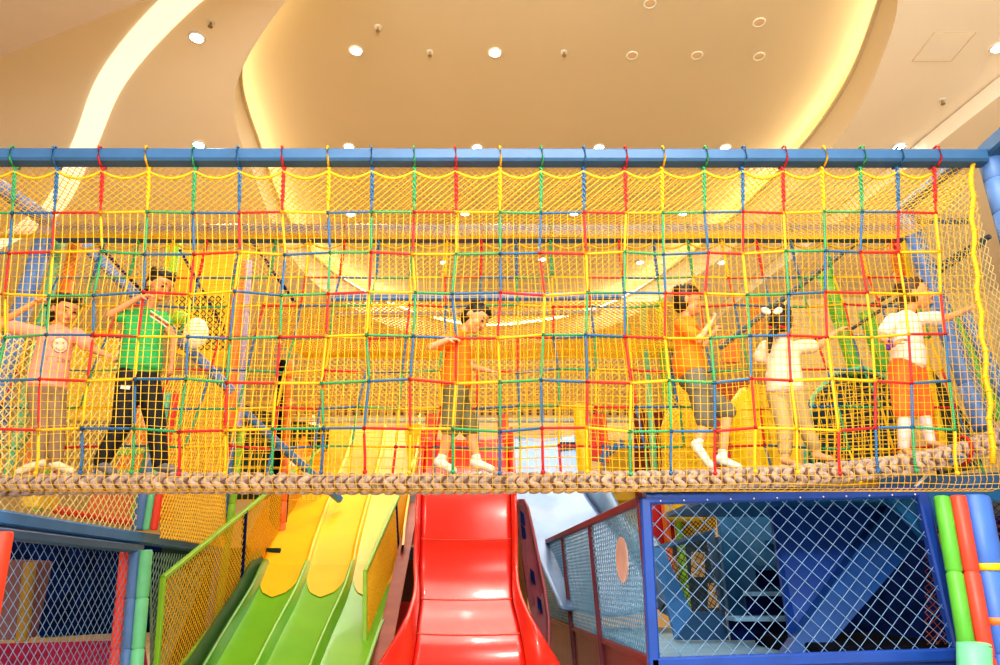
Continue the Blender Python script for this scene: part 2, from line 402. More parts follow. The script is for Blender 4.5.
SEQ = 'GBRYGBRYBGRYGBRYGBRYGBRY'
RAINB = 'YRBG'
def colr(k):
    return SEQ[k] if 0 <= k < len(SEQ) else RAINB[k % 4]
ZR = [2.71,2.36,2.01,1.665,1.32,.975]    # rope rows above the lens
def jitter(i,j,s): 
    r = random.Random(i*131+j*17+s*997); return (r.uniform(-1,1), r.uniform(-1,1), r.uniform(-1,1))
def build_net(name, label, X0, dx, ncol, surf, zbot, seed, cell, rfine, matfine, rr, looplen, colfn, xlim, amp=.024, beamr=.075, ztop=3.21):
    """surf(x,z) -> world point; x = column coordinate, z above the lens"""
    org = surf(0, 2.0); t = thing(name, (0, org[1], CAMZ+.6), label, 'climbing net')
    rows = ZR+[zbot]; zend = .69
    def node(i,j):
        x = X0+dx*i; z = rows[j]; q = jitter(i,j,seed); a = amp if 0 < j < len(rows)-1 else amp*.3
        return np.array((x+q[0]*a, z+q[1]*a*.8, q[2]*a*.5))
    def dis(x,z):   # displacement field: bilinear over nodes
        i = (x-X0)/dx; i0 = int(math.floor(i)); fi = i-i0
        j0 = 0
        while j0 < len(rows)-2 and z < rows[j0+1]: j0 += 1
        fj = (rows[j0]-z)/(rows[j0]-rows[j0+1]); fj = min(1,max(0,fj))
        d = 0
        for a_,wa in ((i0,1-fi),(i0+1,fi)):
            for b_,wb in ((j0,1-fj),(j0+1,fj)):
                d = d+(node(a_,b_)-np.array((X0+dx*a_,rows[b_],0)))*wa*wb
        return d
    def W(x,z):
        d = dis(x,z); p = np.array(surf(x+d[0],z+d[1])); p[1] += d[2]; return p
    # coloured staircase ropes
    for k in range(0, ncol+len(rows)):
        pts = []
        if k < ncol:
            x = X0+dx*k
            pass
        def seg(a,b,m):
            for q in range(m):
                u = q/m; s_ = a+(b-a)*u; p = W(s_[0],s_[1])
                pts.append(p)
        started = False
        for j in range(len(rows)):
            i = k-j
            if i < 0: break
            if i-1 >= ncol: continue
            # horizontal on row j from column i to i-1 (starts at rope's own column)
            if i < ncol and started is False and j > 0 and i == ncol-1: pass
            if i >= 1 and i < ncol and j < len(rows)-1:
                a = np.array((X0+dx*i, rows[j])); b = np.array((X0+dx*(i-1), rows[j]))
                seg(a,b,6); started = True
            if i-1 >= 0 and i-1 < ncol and j < len(rows)-1:
                a = np.array((X0+dx*(i-1), rows[j])); b = np.array((X0+dx*(i-1), max(zend,rows[j+1])))
                seg(a,b,6); started = True
                last = b
        if len(pts) < 4: continue
        pts.append(W(last[0],last[1]))
        P_ = np.array(pts); d_ = np.linalg.norm(np.diff(P_,axis=0),axis=1); P_ = P_[np.concatenate([[True],d_>1e-4])]
        mb = MB(); mb.tube(P_, rr, 6)
        # knots
        for q in range(0,len(P_),6): mb.ell(P_[q], ((rr*1.7,0,0),(0,rr*1.7,0),(0,0,rr*1.7)), 8, 5)
        if k < ncol:   # hanging doubled loop round the beam
            x = X0+dx*k; top = np.array(surf(x,ztop)); low = W(x,rows[0]); mid = top+(low-top)*looplen; mid2 = top+(low-top)*.18
            for s_ in (0,PI):
                h = []
                for q in range(25):
                    u = q/24; p = mid2+(mid-mid2)*u
                    h.append(p+np.array((math.cos(u*22+s_)*rr*.95, math.sin(u*22+s_)*rr*.95,0)))
                mb.tube(h, rr*.95, 5)
            mb.tube([mid,low], rr*1.0, 6)
            B = beamr; x = top[0]; yb = top[1]; zb = top[2]
            mb.tube([(x+.004,yb-rr,mid2[2]),(x+.008,yb-B,zb-.05),(x,yb-B-.005,zb+B*.6),(x-.004,yb-B*.8,zb+B*.85),(x-.008,yb+B*.8,zb+B*.85),(x-.01,yb+B+.005,zb+B*.7),(x-.006,yb+B,zb-.06),(x-.004,yb+rr,mid2[2])], rr*.9, 6)
        part(mb,'rope',RC[colfn(k)],t,smooth=True)
    # header rope sagging between the loops
    pts = []
    for k in range(ncol):
        x = X0+dx*k
        for q in range(8):
            u = q/8; zz = ztop-.13-.065*math.sin(PI*u)
            if k < ncol-1: pts.append(surf(x+dx*u, zz))
    mb = MB(); mb.tube(pts, rr*1.1, 6); part(mb,'header_rope',RC['Y'],t,smooth=True)
    # fine square netting
    mb = MB(); x0, x1 = xlim; z1 = rows[0]; nx = int((x1-x0)/cell); nz = int((z1-zbot)/cell)
    for i in range(nx+1):
        x = x0+cell*i
        mb.tube([W(x, z1-(z1-zbot)*q/(nz/1.5)) for q in range(int(nz/1.5)+1)], rfine, 3, cap=False)
    for j in range(nz+1):
        z = z1-(z1-zbot)*j/nz
        mb.tube([W(x0+(x1-x0)*q/(nx/1.5), z) for q in range(int(nx/1.5)+1)], rfine, 3, cap=False)
    part(mb,'square_netting',matfine,t)
    # diamond netting in the band below the header rope
    mb = MB(); h = ztop-.16-2.70; nd = int((x1-x0)/.06)
    for s_ in (1,-1):
        for k in range(-8, nd+8):
            pts = []
            for q in range(8):
                x = x0+.06*(k+s_*q*.9); z = ztop-.16-h*q/7
                if x < x0 or x > x1: continue
                pts.append(surf(x,z))
            if len(pts) > 1: mb.tube(pts, rfine*.8, 3, cap=False)
    part(mb,'diamond_netting',matfine,t)
    return t
def surf_front(x, z):
    t = max(0,min(1,(2.7-z)/2.0)); t = t*t*(3-2*t)
    X = x*(1-.13*max(0,min(1,(3.15-z)/2.35)))
    if z < .6:    # wraps under the foot rope
        u = (.6-z)/.2; return (X, 4.68+.22*u, CAMZ+.6-.015*math.sin(PI*min(1,u)))
    return (X, 4.8-.15*t + (.0 if z > .9 else (.9-z)*.1), CAMZ+z)
PXC = [-117,-72,-27,18,60,105,151,197,241,285,330,373,415,456,500,541,583,624,661,703,741,781,820,858,895,932,970]
UC = [(23-500)/700/.853*4.8-.335*3+.3355*i for i in range(27)]; AC = [(p-500)/700/.853*4.8 for p in PXC]
def colx(x):
    return float(np.interp(x,UC,AC)) if UC[0] < x < UC[-1] else (x+AC[0]-UC[0] if x <= UC[0] else x+AC[-1]-UC[-1])
X0 = (23-500)/700/.853*4.8-.335*3
def surf_warp(x, z): return surf_front(colx(x), z)
build_net('climbing_net','front rope net of red, blue, green and yellow ropes with fine yellow netting',X0,.3355,26,surf_warp,.45,1,.054,.0024,M_YNET,.0095,.8,
          lambda k: colr(k-3), (-5.0,3.92))
def surf_back(x, z):
    t = max(0,min(1,(3.0-z)/2.4))
    return (x*(1-.07*t), 6.15-1.0*t, CAMZ+z)
build_net('climbing_net','rear rope net hanging from the back beam, behind the children',-4.2,.335,25,surf_back,.64,2,.082,.0024,M_YNET2,.0095,.95,
          lambda k: RAINB[(k+1)%4], (-4.3,3.9), beamr=.068, ztop=3.27)
# right edge rope of the front net
mb = MB(); pts = [surf_front(3.76-.0*z, z) for z in np.linspace(3.25,.75,26)]
pts = [(p[0]+.012*math.sin(i*1.9),p[1],p[2]) for i,p in enumerate(pts)]
mb.tube(pts,.017,8)
for i,p in enumerate(pts[:-1]): mb.ell(p, ((.024,0,0),(0,.022,0),(0,0,.018)),8,5)
tag(mb.build('edge_rope',RC['Y'],smooth=True),'thick knotted yellow rope edging the right side of the front net','rope')
# top net: canopy between beams
def canopy(name,label,x0,x1,ya,yb,z,sag,cell,r,m):
    mb = MB(); nx = int((x1-x0)/cell); ny = max(3,int((yb-ya)/cell))
    def g(x,y):
        u = (y-ya)/(yb-ya); q = noise.noise(Vector((x*1.4,y*1.4,z)))
        return (x, y, z-sag*math.sin(PI*min(1,max(0,u)))*(1+.35*q)+.02*q)
    for s_ in (1,-1):
        for k in range(-ny, nx+ny):
            pts = [g(x0+cell*(k+s_*q), ya+(yb-ya)*q/ny) for q in range(ny+1) if x0 <= x0+cell*(k+s_*q) <= x1]
            if len(pts) > 1: mb.tube(pts, r, 3, cap=False)
    return tag(mb.build(name,m),label,'netting')
canopy('canopy_netting','yellow diamond netting roofing the rope bridge between its two beams',-4.9,3.85,4.86,6.1,ZB-.05,.16,.055,.0034,M_YNET)
# end netting at the right
mb = mesh_panel([(3.8,4.9,CAMZ+.8),(4.0,6.0,CAMZ+.8),(3.97,6.1,CAMZ+3.2),(3.8,4.9,CAMZ+3.2)], .075, .003, jit=.03)
tag(mb.build('end_netting',M_CNET),'pale diamond netting closing the right end of the rope bridge','netting')

# ---- thick braided foot rope
fp = [(-90,484),(0,486),(60,484),(200,483),(400,484),(600,482),(700,480),(800,475),(880,468),(940,458),(985,444),(1030,425)]
ctr = spline([tuple(P(x,y,4.84 if x < 900 else 4.84+(x-900)*.001)) for x,y in fp], 60, False)
d = np.concatenate([[0],np.cumsum(np.linalg.norm(np.diff(ctr,axis=0),axis=1))])
t = thing('braided_rope', ctr[len(ctr)//2], 'thick grey-tan braided rope the children walk along at the foot of the net','rope')
ss = np.arange(0, d[-1], .0125); C = np.stack([np.interp(ss,d,ctr[:,k]) for k in range(3)],1)
tn = np.gradient(C,axis=0); tn /= np.linalg.norm(tn,axis=1)[:,None]
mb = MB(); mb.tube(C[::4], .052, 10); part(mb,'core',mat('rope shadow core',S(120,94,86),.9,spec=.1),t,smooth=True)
mb = MB()
per = .082; nrow = 8
for row in range(nrow):
    th = 2*PI*(row+.5)/nrow; tilt = .62*(1 if row % 2 else -1)
    for q in range(int(ss[-1]/per)):
        i_ = min(len(C)-1,int((q*per)/.0125)); T = Vector(tn[i_]); c = Vector(C[i_])
        nr = Vector((0,-math.cos(th),math.sin(th))); nr = (nr-T*nr.dot(T)).normalized(); sd = T.cross(nr)
        r_ = random.Random(row*999+q); a_ = tilt+r_.uniform(-.06,.06)
        d_ = T*math.cos(a_)+sd*math.sin(a_); w_ = nr.cross(d_)
        mb.ell(c+nr*.053, (d_*.054, w_*.0235, nr*.023), 10, 8)
part(mb,'braid',M_HEMP,t,smooth=True)
# red tie at right end of the rope
mb = MB(); c = C[np.argmin(abs(C[:,0]-3.28))]
mb.tube([(c[0]-.03+.012*math.sin(a),c[1]+.095*math.cos(a),c[2]+.095*math.sin(a)) for a in np.linspace(0,2*PI*.98,18)],.012,6)
tag(mb.build('tie_rope',RC['R'],smooth=True),'short red tie wound round the braided rope at its right end','tie rope')
mb = MB(); c = C[np.argmin(abs(C[:,0]-3.12))]
mb.ell((c[0],c[1]-.08,c[2]-.03),((.03,0,0),(0,.02,0),(0,0,.025))); mb.tube([(c[0]-.04,c[1]-.09,c[2]-.05),(c[0]+.05,c[1]-.09,c[2]-.02)],.01,6)
tag(mb.build('rope_knot',RC['B'],smooth=True),'small blue knot on the front of the braided rope near its right end','knot')

# ================================================================== CHILDREN
SK = mat('child skin', S(206,140,92), .55, var=.04, scale=20)
SKL = mat('pale child skin', S(218,156,110), .6, var=.04, scale=20)
HAIR = mat('black hair', S(34,24,20), .45, kind='wave', scale=30, c2=S(14,10,8))
HAIRB = mat('brown hair', S(96,62,34), .45, kind='wave', scale=30, c2=S(48,28,14))
EYE = mat('dark eye', S(22,14,12), .2); LIP = mat('lip', S(196,96,84), .5)
def nv(x): return Vector(x).normalized()
def hand_mb(mb, wrist, dirn, palmn, s=1., curl=.6, vox=True):
    """palm, four unequal curled fingers and a thumb from the side of the palm"""
    d = nv(dirn); pn = Vector(palmn); pn = (pn-d*pn.dot(d)).normalized(); sd = d.cross(pn)
    w = Vector(wrist); pc = w+d*.036*s
    mb.cap(w, w+d*.055*s, .017*s, .026*s, 12, side=sd, fa=.75, fb=.5)
    for k,(o,L) in enumerate(((-.021,.044),(-.007,.052),(.007,.049),(.020,.038))):
        p = w+d*.066*s+sd*o*s; dd = d; L = L*s
        for q in range(3):
            a = curl*(.5+.5*q); dd = (d*math.cos(a*(q+1)*.6)+pn*math.sin(a*(q+1)*.6)).normalized()
            e = p+dd*L*(.45,.32,.25)[q]; mb.cap(p,e,(.0082-.0008*q)*s,(.0076-.0008*q)*s,8); p = e
    p = w+d*.022*s-sd*.020*s; dd = (d*.55-sd*.7+pn*.45).normalized(); e = p+dd*.028*s; mb.cap(p,e,.010*s,.0088*s,8)
    dd = (d*.8-sd*.25+pn*.55).normalized(); mb.cap(e,e+dd*.024*s,.0086*s,.007*s,8)
def head_mb(mb, c, f, u, s=1.):
    f = nv(f); u = Vector(u); u = (u-f*u.dot(f)).normalized(); r = f.cross(u)
    c = Vector(c)
    mb.ell(c+u*.018*s, (r*.074*s, f*.088*s, u*.086*s), 20, 14)
    mb.ell(c+f*.022*s-u*.045*s, (r*.056*s, f*.058*s, u*.058*s), 16, 10)       # jaw
    mb.ell(c+f*.068*s-u*.077*s, (r*.020*s, f*.016*s, u*.014*s), 10, 8)         # chin
    for e in (-1,1):
        mb.ell(c+r*e*.036*s+f*.052*s-u*.032*s, (r*.024*s,f*.024*s,u*.024*s),10,8)   # cheeks
        mb.ell(c+r*e*.076*s-f*.006*s-u*.012*s, (r*.010*s,f*.017*s,u*.026*s),10,8)   # ears
    mb.cap(c+f*.082*s+u*.0*s, c+f*.094*s-u*.024*s, .007*s,.0115*s,8)             # nose
    mb.ell(c+f*.078*s-u*.050*s, (r*.019*s,f*.012*s,u*.008*s),10,6)               # mouth mound
    return f,u,r
def face(par, c, f, u, s=1., closed=False):
    f = nv(f); u = Vector(u); u = (u-f*u.dot(f)).normalized(); r = f.cross(u); c = Vector(c)
    mb = MB()
    for e in (-1,1): mb.ell(c+r*e*.030*s+f*.081*s+u*.0*s, (r*.012*s,f*.006*s,u*(.006 if not closed else .003)*s),10,6)
    part(mb,'eyes',EYE,par,smooth=True)
    mb = MB()
    for e in (-1,1): mb.cap(c+r*e*.017*s+f*.090*s+u*.022*s, c+r*e*.044*s+f*.079*s+u*.024*s,.0032*s,.0026*s,6)
    part(mb,'eyebrows',HAIR,par,smooth=True)
    mb = MB(); mb.ell(c+f*.089*s-u*.050*s,(r*.017*s,f*.006*s,u*.0055*s),10,6); part(mb,'mouth',LIP,par,smooth=True)
def hair_mb(mb, c, f, u, s=1., long=0):
    f = nv(f); u = Vector(u); u = (u-f*u.dot(f)).normalized(); r = f.cross(u); c = Vector(c)
    mb.ell(c+u*.034*s-f*.012*s, (r*.081*s, f*.086*s, u*.082*s), 20, 12)
    mb.ell(c-f*.030*s-u*.004*s, (r*.078*s, f*.066*s, u*.080*s), 18, 12)
    mb.ell(c+f*.045*s+u*.070*s, (r*.058*s, f*.040*s, u*.026*s), 14, 8)
    for k in range(16):
        a = 2*PI*k/16; q = c+u*.05*s-f*.015*s+r*math.cos(a)*.066*s+f*math.sin(a)*.07*s+u*.03*s
        mb.cap(q, q+u*.02*s+r*math.cos(a)*.006*s,.016*s,.008*s,6)
def limb(mb, pts, rs, n=12):
    for i in range(len(pts)-1): mb.cap(pts[i],pts[i+1],rs[i],rs[i+1],n)

def kid(label, grp, K, skin, hairm, shirtm, trouserm, shoem, cfg):
    D = cfg.get('D', 4.92); g = lambda p: P(p[0],p[1],D+(p[2] if len(p) > 2 else 0))
    k = {n:g(p) if not isinstance(p[0],(tuple,list)) else [g(q) for q in p] for n,p in K.items()}
    s = cfg.get('s',1.0); hs = s*1.13; k['head'] = k['head']-Vector((0,0,.008))
    foot = (k['la'][-1]+k['ra'][-1])/2
    t = thing('person', (foot.x,foot.y,foot.z-.04), label, 'child', grp)
    f = nv(cfg['face']); u = nv(cfg.get('up',(0,0,1))); side = Vector(cfg['side']).normalized()
    # body
    b = MB(); head_mb(b, k['head'], f, u, hs)
    ch = (k['ls']+k['rs'])/2; hp = k['hip']
    b.cap(ch-(k['head']-ch).normalized()*.0, k['head']-u*.04*s-f*.012*s, .042*s,.036*s,12)
    up = (ch-hp).normalized()
    b.cap(hp, ch-up*.06, .098*s,.110*s,16, side=side, fa=.78,fb=.66)
    for a in ('l','r'):
        arm = [k[a+'s'],k[a+'e'],k[a+'w']]
        limb(b, arm, [.036*s,.028*s,.020*s]); 
        dirn = k[a+'h']-k[a+'w']; hand_mb(b, k[a+'w'], dirn, cfg.get(a+'palm',(0,.3,-1)), s*.95, cfg.get('curl',.7))
        sg = 1 if a == 'l' else -1
        hj = hp+side*(.052*s*(1 if a == 'l' else -1))-up*.03
        limb(b, [hj,k[a+'k'],k[a+'a'][0]], [.070*s,.046*s,.030*s])
        an,toe = k[a+'a']; b.cap(an-(toe-an).normalized()*.015-Vector((0,0,.022)), toe, .028*s,.022*s,10)
    body = remesh(b,'body',skin,t,.006,3)
    face(body,k['head'],f,u,hs,cfg.get('closed',False))
    # hair
    h = MB(); hair_mb(h,k['head'],f,u,hs)
    for q in cfg.get('hairx',[]):
        a_,b_,ra,rb = q; h.cap(g(a_),g(b_),ra,rb,12)
    remesh(h,'hair',hairm,t,.007,2)
    # shirt
    sh = MB(); hem = g(cfg['hem']); sx = cfg.get('sx',1.0)
    sh.cap(hem+up*.05, ch-up*.045, .128*s*sx,.116*s*sx,20,side=side,fa=.85,fb=.74)
    sh.prism([tuple(hem+side*math.cos(q)*.132*s*sx+up.cross(side)*math.sin(q)*.112*s*sx) for q in np.linspace(0,2*PI,20,endpoint=False)], tuple(up*.14))
    sh.cap(ch-up*.03-side*.09*s, ch-up*.03+side*.09*s,.052*s,.052*s,12); sh.cap(ch-up*.03, ch+(k['head']-ch).normalized()*.035,.075*s,.045*s,12)
    for a in ('l','r'):
        e = k[a+'s'].lerp(k[a+'e'],cfg.get('sleeve',.62)); sh.cap(k[a+'s'],e,.053*s,.054*s,12)
    remesh(sh,cfg.get('shirtname','shirt'),shirtm,t,.009,5)
    # trousers / shorts
    tr = MB(); tr.cap(hp+up*.05,hp-up*.02,.118*s,.118*s,16,side=side,fa=.82)
    for a in ('l','r'):
        hj = hp+side*(.055*s*(1 if a == 'l' else -1))-up*.03; an = k[a+'a'][0]; kn = k[a+'k']; L = cfg['leg']
        w = cfg.get('legw',1.0)
        if L <= 1: e = hj.lerp(kn,L); tr.cap(hj,e,.084*s*w,.070*s*w,14)
        else: tr.cap(hj,kn,.080*s*w,.060*s*w,14); tr.cap(kn,kn.lerp(an,L-1),.060*s*w,.048*s*w,14)
    remesh(tr,cfg.get('trname','trousers'),trouserm,t,.009,5)
    # shoes or socks
    if shoem:
        for a in ('l','r'):
            m_ = MB(); an,toe = k[a+'a']; dd = (toe-an).normalized()
            m_.cap(an-dd*.02-Vector((0,0,.018)), toe+dd*.01-Vector((0,0,.004)), .036*s,.030*s,12,side=dd.cross(Vector((0,0,1))),fa=.95)
            m_.cap(an-Vector((0,0,.02)), an+(k[a+'k']-an).normalized()*cfg.get('sock',.02), .034*s,.034*s,12)
            remesh(m_,cfg.get('shoename','shoe'),shoem,t,.007,3)
    return t,k,g
cloth = lambda n,c: mat(n,c,.8,var=.07,scale=9)
GK = None
# 1 pink girl
kid('girl in pink t-shirt and grey-brown trousers at the left end, arm up to her head', GK,
 dict(head=(66,309),ls=(38,333,-.07),rs=(76,334,.05),hip=(47,388),
      le=(-2,324,-.12),lw=(34,303,-.14),lh=(48,298,-.14),re=(93,350,-.02),rw=(107,355,-.05),rh=(120,361,-.06),
      lk=(42,428,-.04),rk=(57,428,.04),la=((38,462,-.05),(22,470,-.07)),ra=((56,463,.03),(70,470,-.02))),
 SKL,HAIR,cloth('pink cotton',S(244,160,140)),cloth('taupe cotton',S(156,128,98)),mat('cream sock',S(246,224,186),.8),
 dict(face=(.75,-.6,-.35),side=(-.75,-.66,0),hem=(46,388),leg=1.9,legw=.95,shoename='sock',sx=1.0,lpalm=(.3,-.2,-1),curl=.9,
      hairx=[((54,306),(50,318),.05,.03)]))
# 2 green boy
t2,k2,g2 = kid('boy in sleeveless green top and black trousers with forearm across his face', GK,
 dict(head=(160,285),ls=(127,317,-.08),rs=(163,318,.06),hip=(139,374),
      le=(110,315,-.16),lw=(140,297,-.18),lh=(155,294,-.18),re=(174,340,.06),rw=(172,362,.03),rh=(168,376,.02),
      lk=(122,424,-.05),rk=(156,424,.05),la=((101,462,-.05),(112,471,-.10)),ra=((160,464,.04),(176,470,.0))),
 SK,HAIR,cloth('green jersey',S(48,176,92)),mat('black fabric',S(26,24,28),.75,var=.1),mat('grey shoe',S(120,120,124),.6),
 dict(face=(.8,-.42,-.35),side=(-.8,-.6,0),hem=(140,370),leg=1.95,legw=1.12,sleeve=.25,sx=1.08,shirtname='jersey',s=1.04,lpalm=(0,.5,-1)))
# 3 orange boy centre
kid('boy in orange t-shirt and olive shorts in the centre, looking down, elbows bent', GK,
 dict(head=(475,317),ls=(456,338,-.11),rs=(460,338,.10),hip=(456,392),
      le=(431,347,-.17),lw=(447,340,-.22),lh=(459,339,-.23),re=(470,366,.14),rw=(489,371,.12),rh=(502,373,.12),
      lk=(450,430,-.06),rk=(470,430,.06),la=((441,461,-.06),(452,469,-.08)),ra=((477,461,.05),(490,468,.03))),
 SKL,HAIR,cloth('orange cotton',S(255,126,22)),cloth('olive canvas',S(118,112,76)),mat('white shoe',S(240,234,222),.6),
 dict(face=(.74,-.35,-.6),up=(.5,0,.8),side=(0,-1,0),hem=(456,388),leg=.95,legw=1.02,shoename='shoe',trname='shorts',sock=.04))
# 4 orange boy striding
kid('boy in orange t-shirt and grey shorts striding right with raised fist', GK,
 dict(head=(687,301),ls=(681,325,-.11),rs=(690,326,.10),hip=(692,374),
      le=(699,340,-.17),lw=(711,323,-.18),lh=(717,313,-.18),re=(704,345,.12),rw=(713,333,.12),rh=(718,326,.12),
      lk=(706,421,-.06),rk=(727,412,.07),la=((697,445,-.05),(709,463,-.07)),ra=((722,458,.06),(737,466,.05))),
 SKL,HAIR,cloth('orange cotton',S(255,126,22)),cloth('grey canvas',S(112,108,92)),mat('white shoe',S(240,234,222),.6),
 dict(face=(.97,-.2,-.05),side=(.1,-1,0),hem=(690,373),leg=.98,legw=1.02,trname='shorts',curl=2.7,sock=.05,lpalm=(-1,0,0)))
# 5 ponytail girl
t5,k5,g5 = kid('girl seen from behind with black ponytail, white top and beige trousers', GK,
 dict(head=(781,323),ls=(766,347,-.03),rs=(799,347,-.05),hip=(786,392),
      le=(757,362,.05),lw=(762,348,.12),lh=(767,340,.14),re=(819,346,-.05),rw=(836,332,-.04),rh=(846,326,-.04),
      lk=(785,427,-.03),rk=(804,425,.02),la=((785,458,-.04),(798,465,-.05)),ra=((817,453,.02),(832,459,.0))),
 SKL,HAIR,cloth('cream white cotton',S(240,208,184)),cloth('beige cotton',S(184,156,106)),None,
 dict(face=(.45,.85,-.25),side=(-1,.25,0),hem=(785,392),leg=1.75,sx=.98,
      hairx=[((776,328,-.10),(770,338,-.14),.03,.026),((770,338,-.14),(769,352,-.12),.026,.012)]))
mb = MB()
for e in (-1,1):
    c = g5((772+e*6,311,-.10)); mb.ell(c,((.036,0,.01*e),(0,.02,0),(0,0,.028)))
hr5 = [o for o in t5.children if o.name.startswith('hair')][0]; part(mb,'hair_bow',M_WHITE,hr5,smooth=True)
mb = MB(); mb.tube([g5((769+q*2.2,327+ .5*math.sin(q),-.088-.012*math.sin(q/8*PI))) for q in range(9)],.010,6); part(mb,'hair_tie',RC['R'],hr5,smooth=True)
# 6 girl in orange shorts
t6,k6,g6 = kid('girl with long brown hair, white top and orange shorts reaching right', GK,
 dict(head=(914,294),ls=(893,320,-.05),rs=(921,319,-.02),hip=(907,366),
      le=(881,338,-.10),lw=(893,345,-.16),lh=(902,339,-.18),re=(947,318,-.0),rw=(968,309,.02),rh=(983,301,.02),
      lk=(905,412,-.05),rk=(922,410,.05),la=((904,446,-.05),(914,457,-.10)),ra=((930,440,.04),(946,448,.02))),
 SKL,HAIRB,cloth('white top cotton',S(255,232,222)),cloth('orange shorts cotton',S(250,112,44)),None,
 dict(face=(.72,-.35,.15),side=(-.85,-.5,0),hem=(908,366),leg=.95,legw=1.15,trname='shorts',sx=1.0,s=1.02,
      hairx=[((905,296,.02),(900,330,.06),.05,.03),((910,300,.05),(916,335,.10),.04,.03)]))
mb = MB(); c = k6['lw']; mb.tube([(c.x-.026+.006*math.sin(a),c.y+.030*math.cos(a),c.z+.030*math.sin(a)) for a in np.linspace(0,2*PI,12,endpoint=False)],.012,6,closed=True)
part(mb,'wristband',mat('purple band',S(120,60,170),.5),t6,smooth=True)
mb = MB()
for a in ('l','r'):
    mb.cap(k6[a+'a'][0],k6[a+'a'][0].lerp(k6[a+'k'],.85),.037,.047,12)
part(mb,'leggings',mat('pale pink knit',S(244,206,204),.8),t6,smooth=True)

# prints: smiley emblem on the pink shirt, stripes on the green jersey, white tick and tag on black trousers
def garment(par, n):
    return [o for o in par.children if o.name.startswith(n)][0]
def decal(par, name, mbx, m):
    n = 'trousers' if name in ('pocket_label','tick_mark') else ('jersey' if 'stripe' in name else 'shirt')
    return part(mbx, name, m, garment(par,n))
kids = [o for o in COL.objects if o.name.startswith('person') and o.parent is None]
K1, K2 = kids[0], kids[1]
def on_surface(par, partname, px, py, lift=.004):
    """point where the sight line meets a garment: used to lay a print on the cloth"""
    for o in par.children:
        if o.name.startswith(partname):
            o0 = Vector((0,0,CAMZ)); d = (P(px,py,5)-o0).normalized()
            loc = par.location
            bpy.context.view_layer.update()
            ok,p,n,i = o.ray_cast(o0-loc, d)
            if ok: return p+loc+n*lift, n
    return P(px,py,4.78), Vector((0,-1,0))
mb = MB(); c,_ = on_surface(K1,'shirt',60,345)
pts = []
for a in np.linspace(0,2*PI,16,endpoint=False): pts.append(on_surface(K1,'shirt',60+8*math.cos(a),345+8*math.sin(a))[0])
mb.tube(pts,.0035,4,closed=True)
for q in (57,63): mb.ell(on_surface(K1,'shirt',q,343)[0],((.006,0,0),(0,.003,0),(0,0,.007)),8,5)
mb.tube([on_surface(K1,'shirt',60+4.5*math.cos(a),346+4.5*math.sin(a))[0] for a in np.linspace(.3,PI-.3,7)],.003,4)
for q in range(5):    # row of illegible letters beneath
    x = 47+q*5; y = 356+q*.9
    st = [[(0,4),(0,0),(3,0)],[(0,0),(0,4)],[(0,0),(3,0),(0,4),(3,4)],[(0,4),(0,0),(2,1),(2,3),(0,4)],[(0,0),(1.5,2),(3,0)]][q]
    mb.tube([on_surface(K1,'shirt',x+a,y+b)[0] for a,b in st],.003,4)
decal(K1,'printed_emblem',mb,mat('print grey brown',S(170,130,118),.7))
fan = [on_surface(K1,'shirt',60+7.4*math.cos(a),345+7.4*math.sin(a),.002)[0] for a in np.linspace(0,2*PI,14,endpoint=False)]
mb = MB(); mb.add([tuple(p) for p in fan]+[tuple(on_surface(K1,'shirt',60,345,.003)[0])],[(i,(i+1)%14,14) for i in range(14)])
decal(K1,'emblem_patch',mb,mat('print cream',S(250,206,184),.7))
for j,(m_,n_) in enumerate(((M_WHITE,'white_stripe'),(RC['R'],'red_stripe'),(M_WHITE,'white_stripe'))):
    mb = MB(); pts = [on_surface(K2,'jersey',150+q*3.2,311+j*2.6+q*2.1,.003)[0] for q in range(7)]
    mb.tube(pts,.006,5); decal(K2,n_,mb,m_)
mb = MB(); a,b = on_surface(K2,'trousers',121,387)[0],on_surface(K2,'trousers',130,388)[0]; mb.bar(a,b,.006,.028); decal(K2,'pocket_label',mb,M_WHITE)
mb = MB(); mb.tube([on_surface(K2,'trousers',x,y)[0] for x,y in ((160,428),(162,431),(165,429),(170,424))],[.003,.008,.006,.001],5); decal(K2,'tick_mark',mb,M_WHITE)

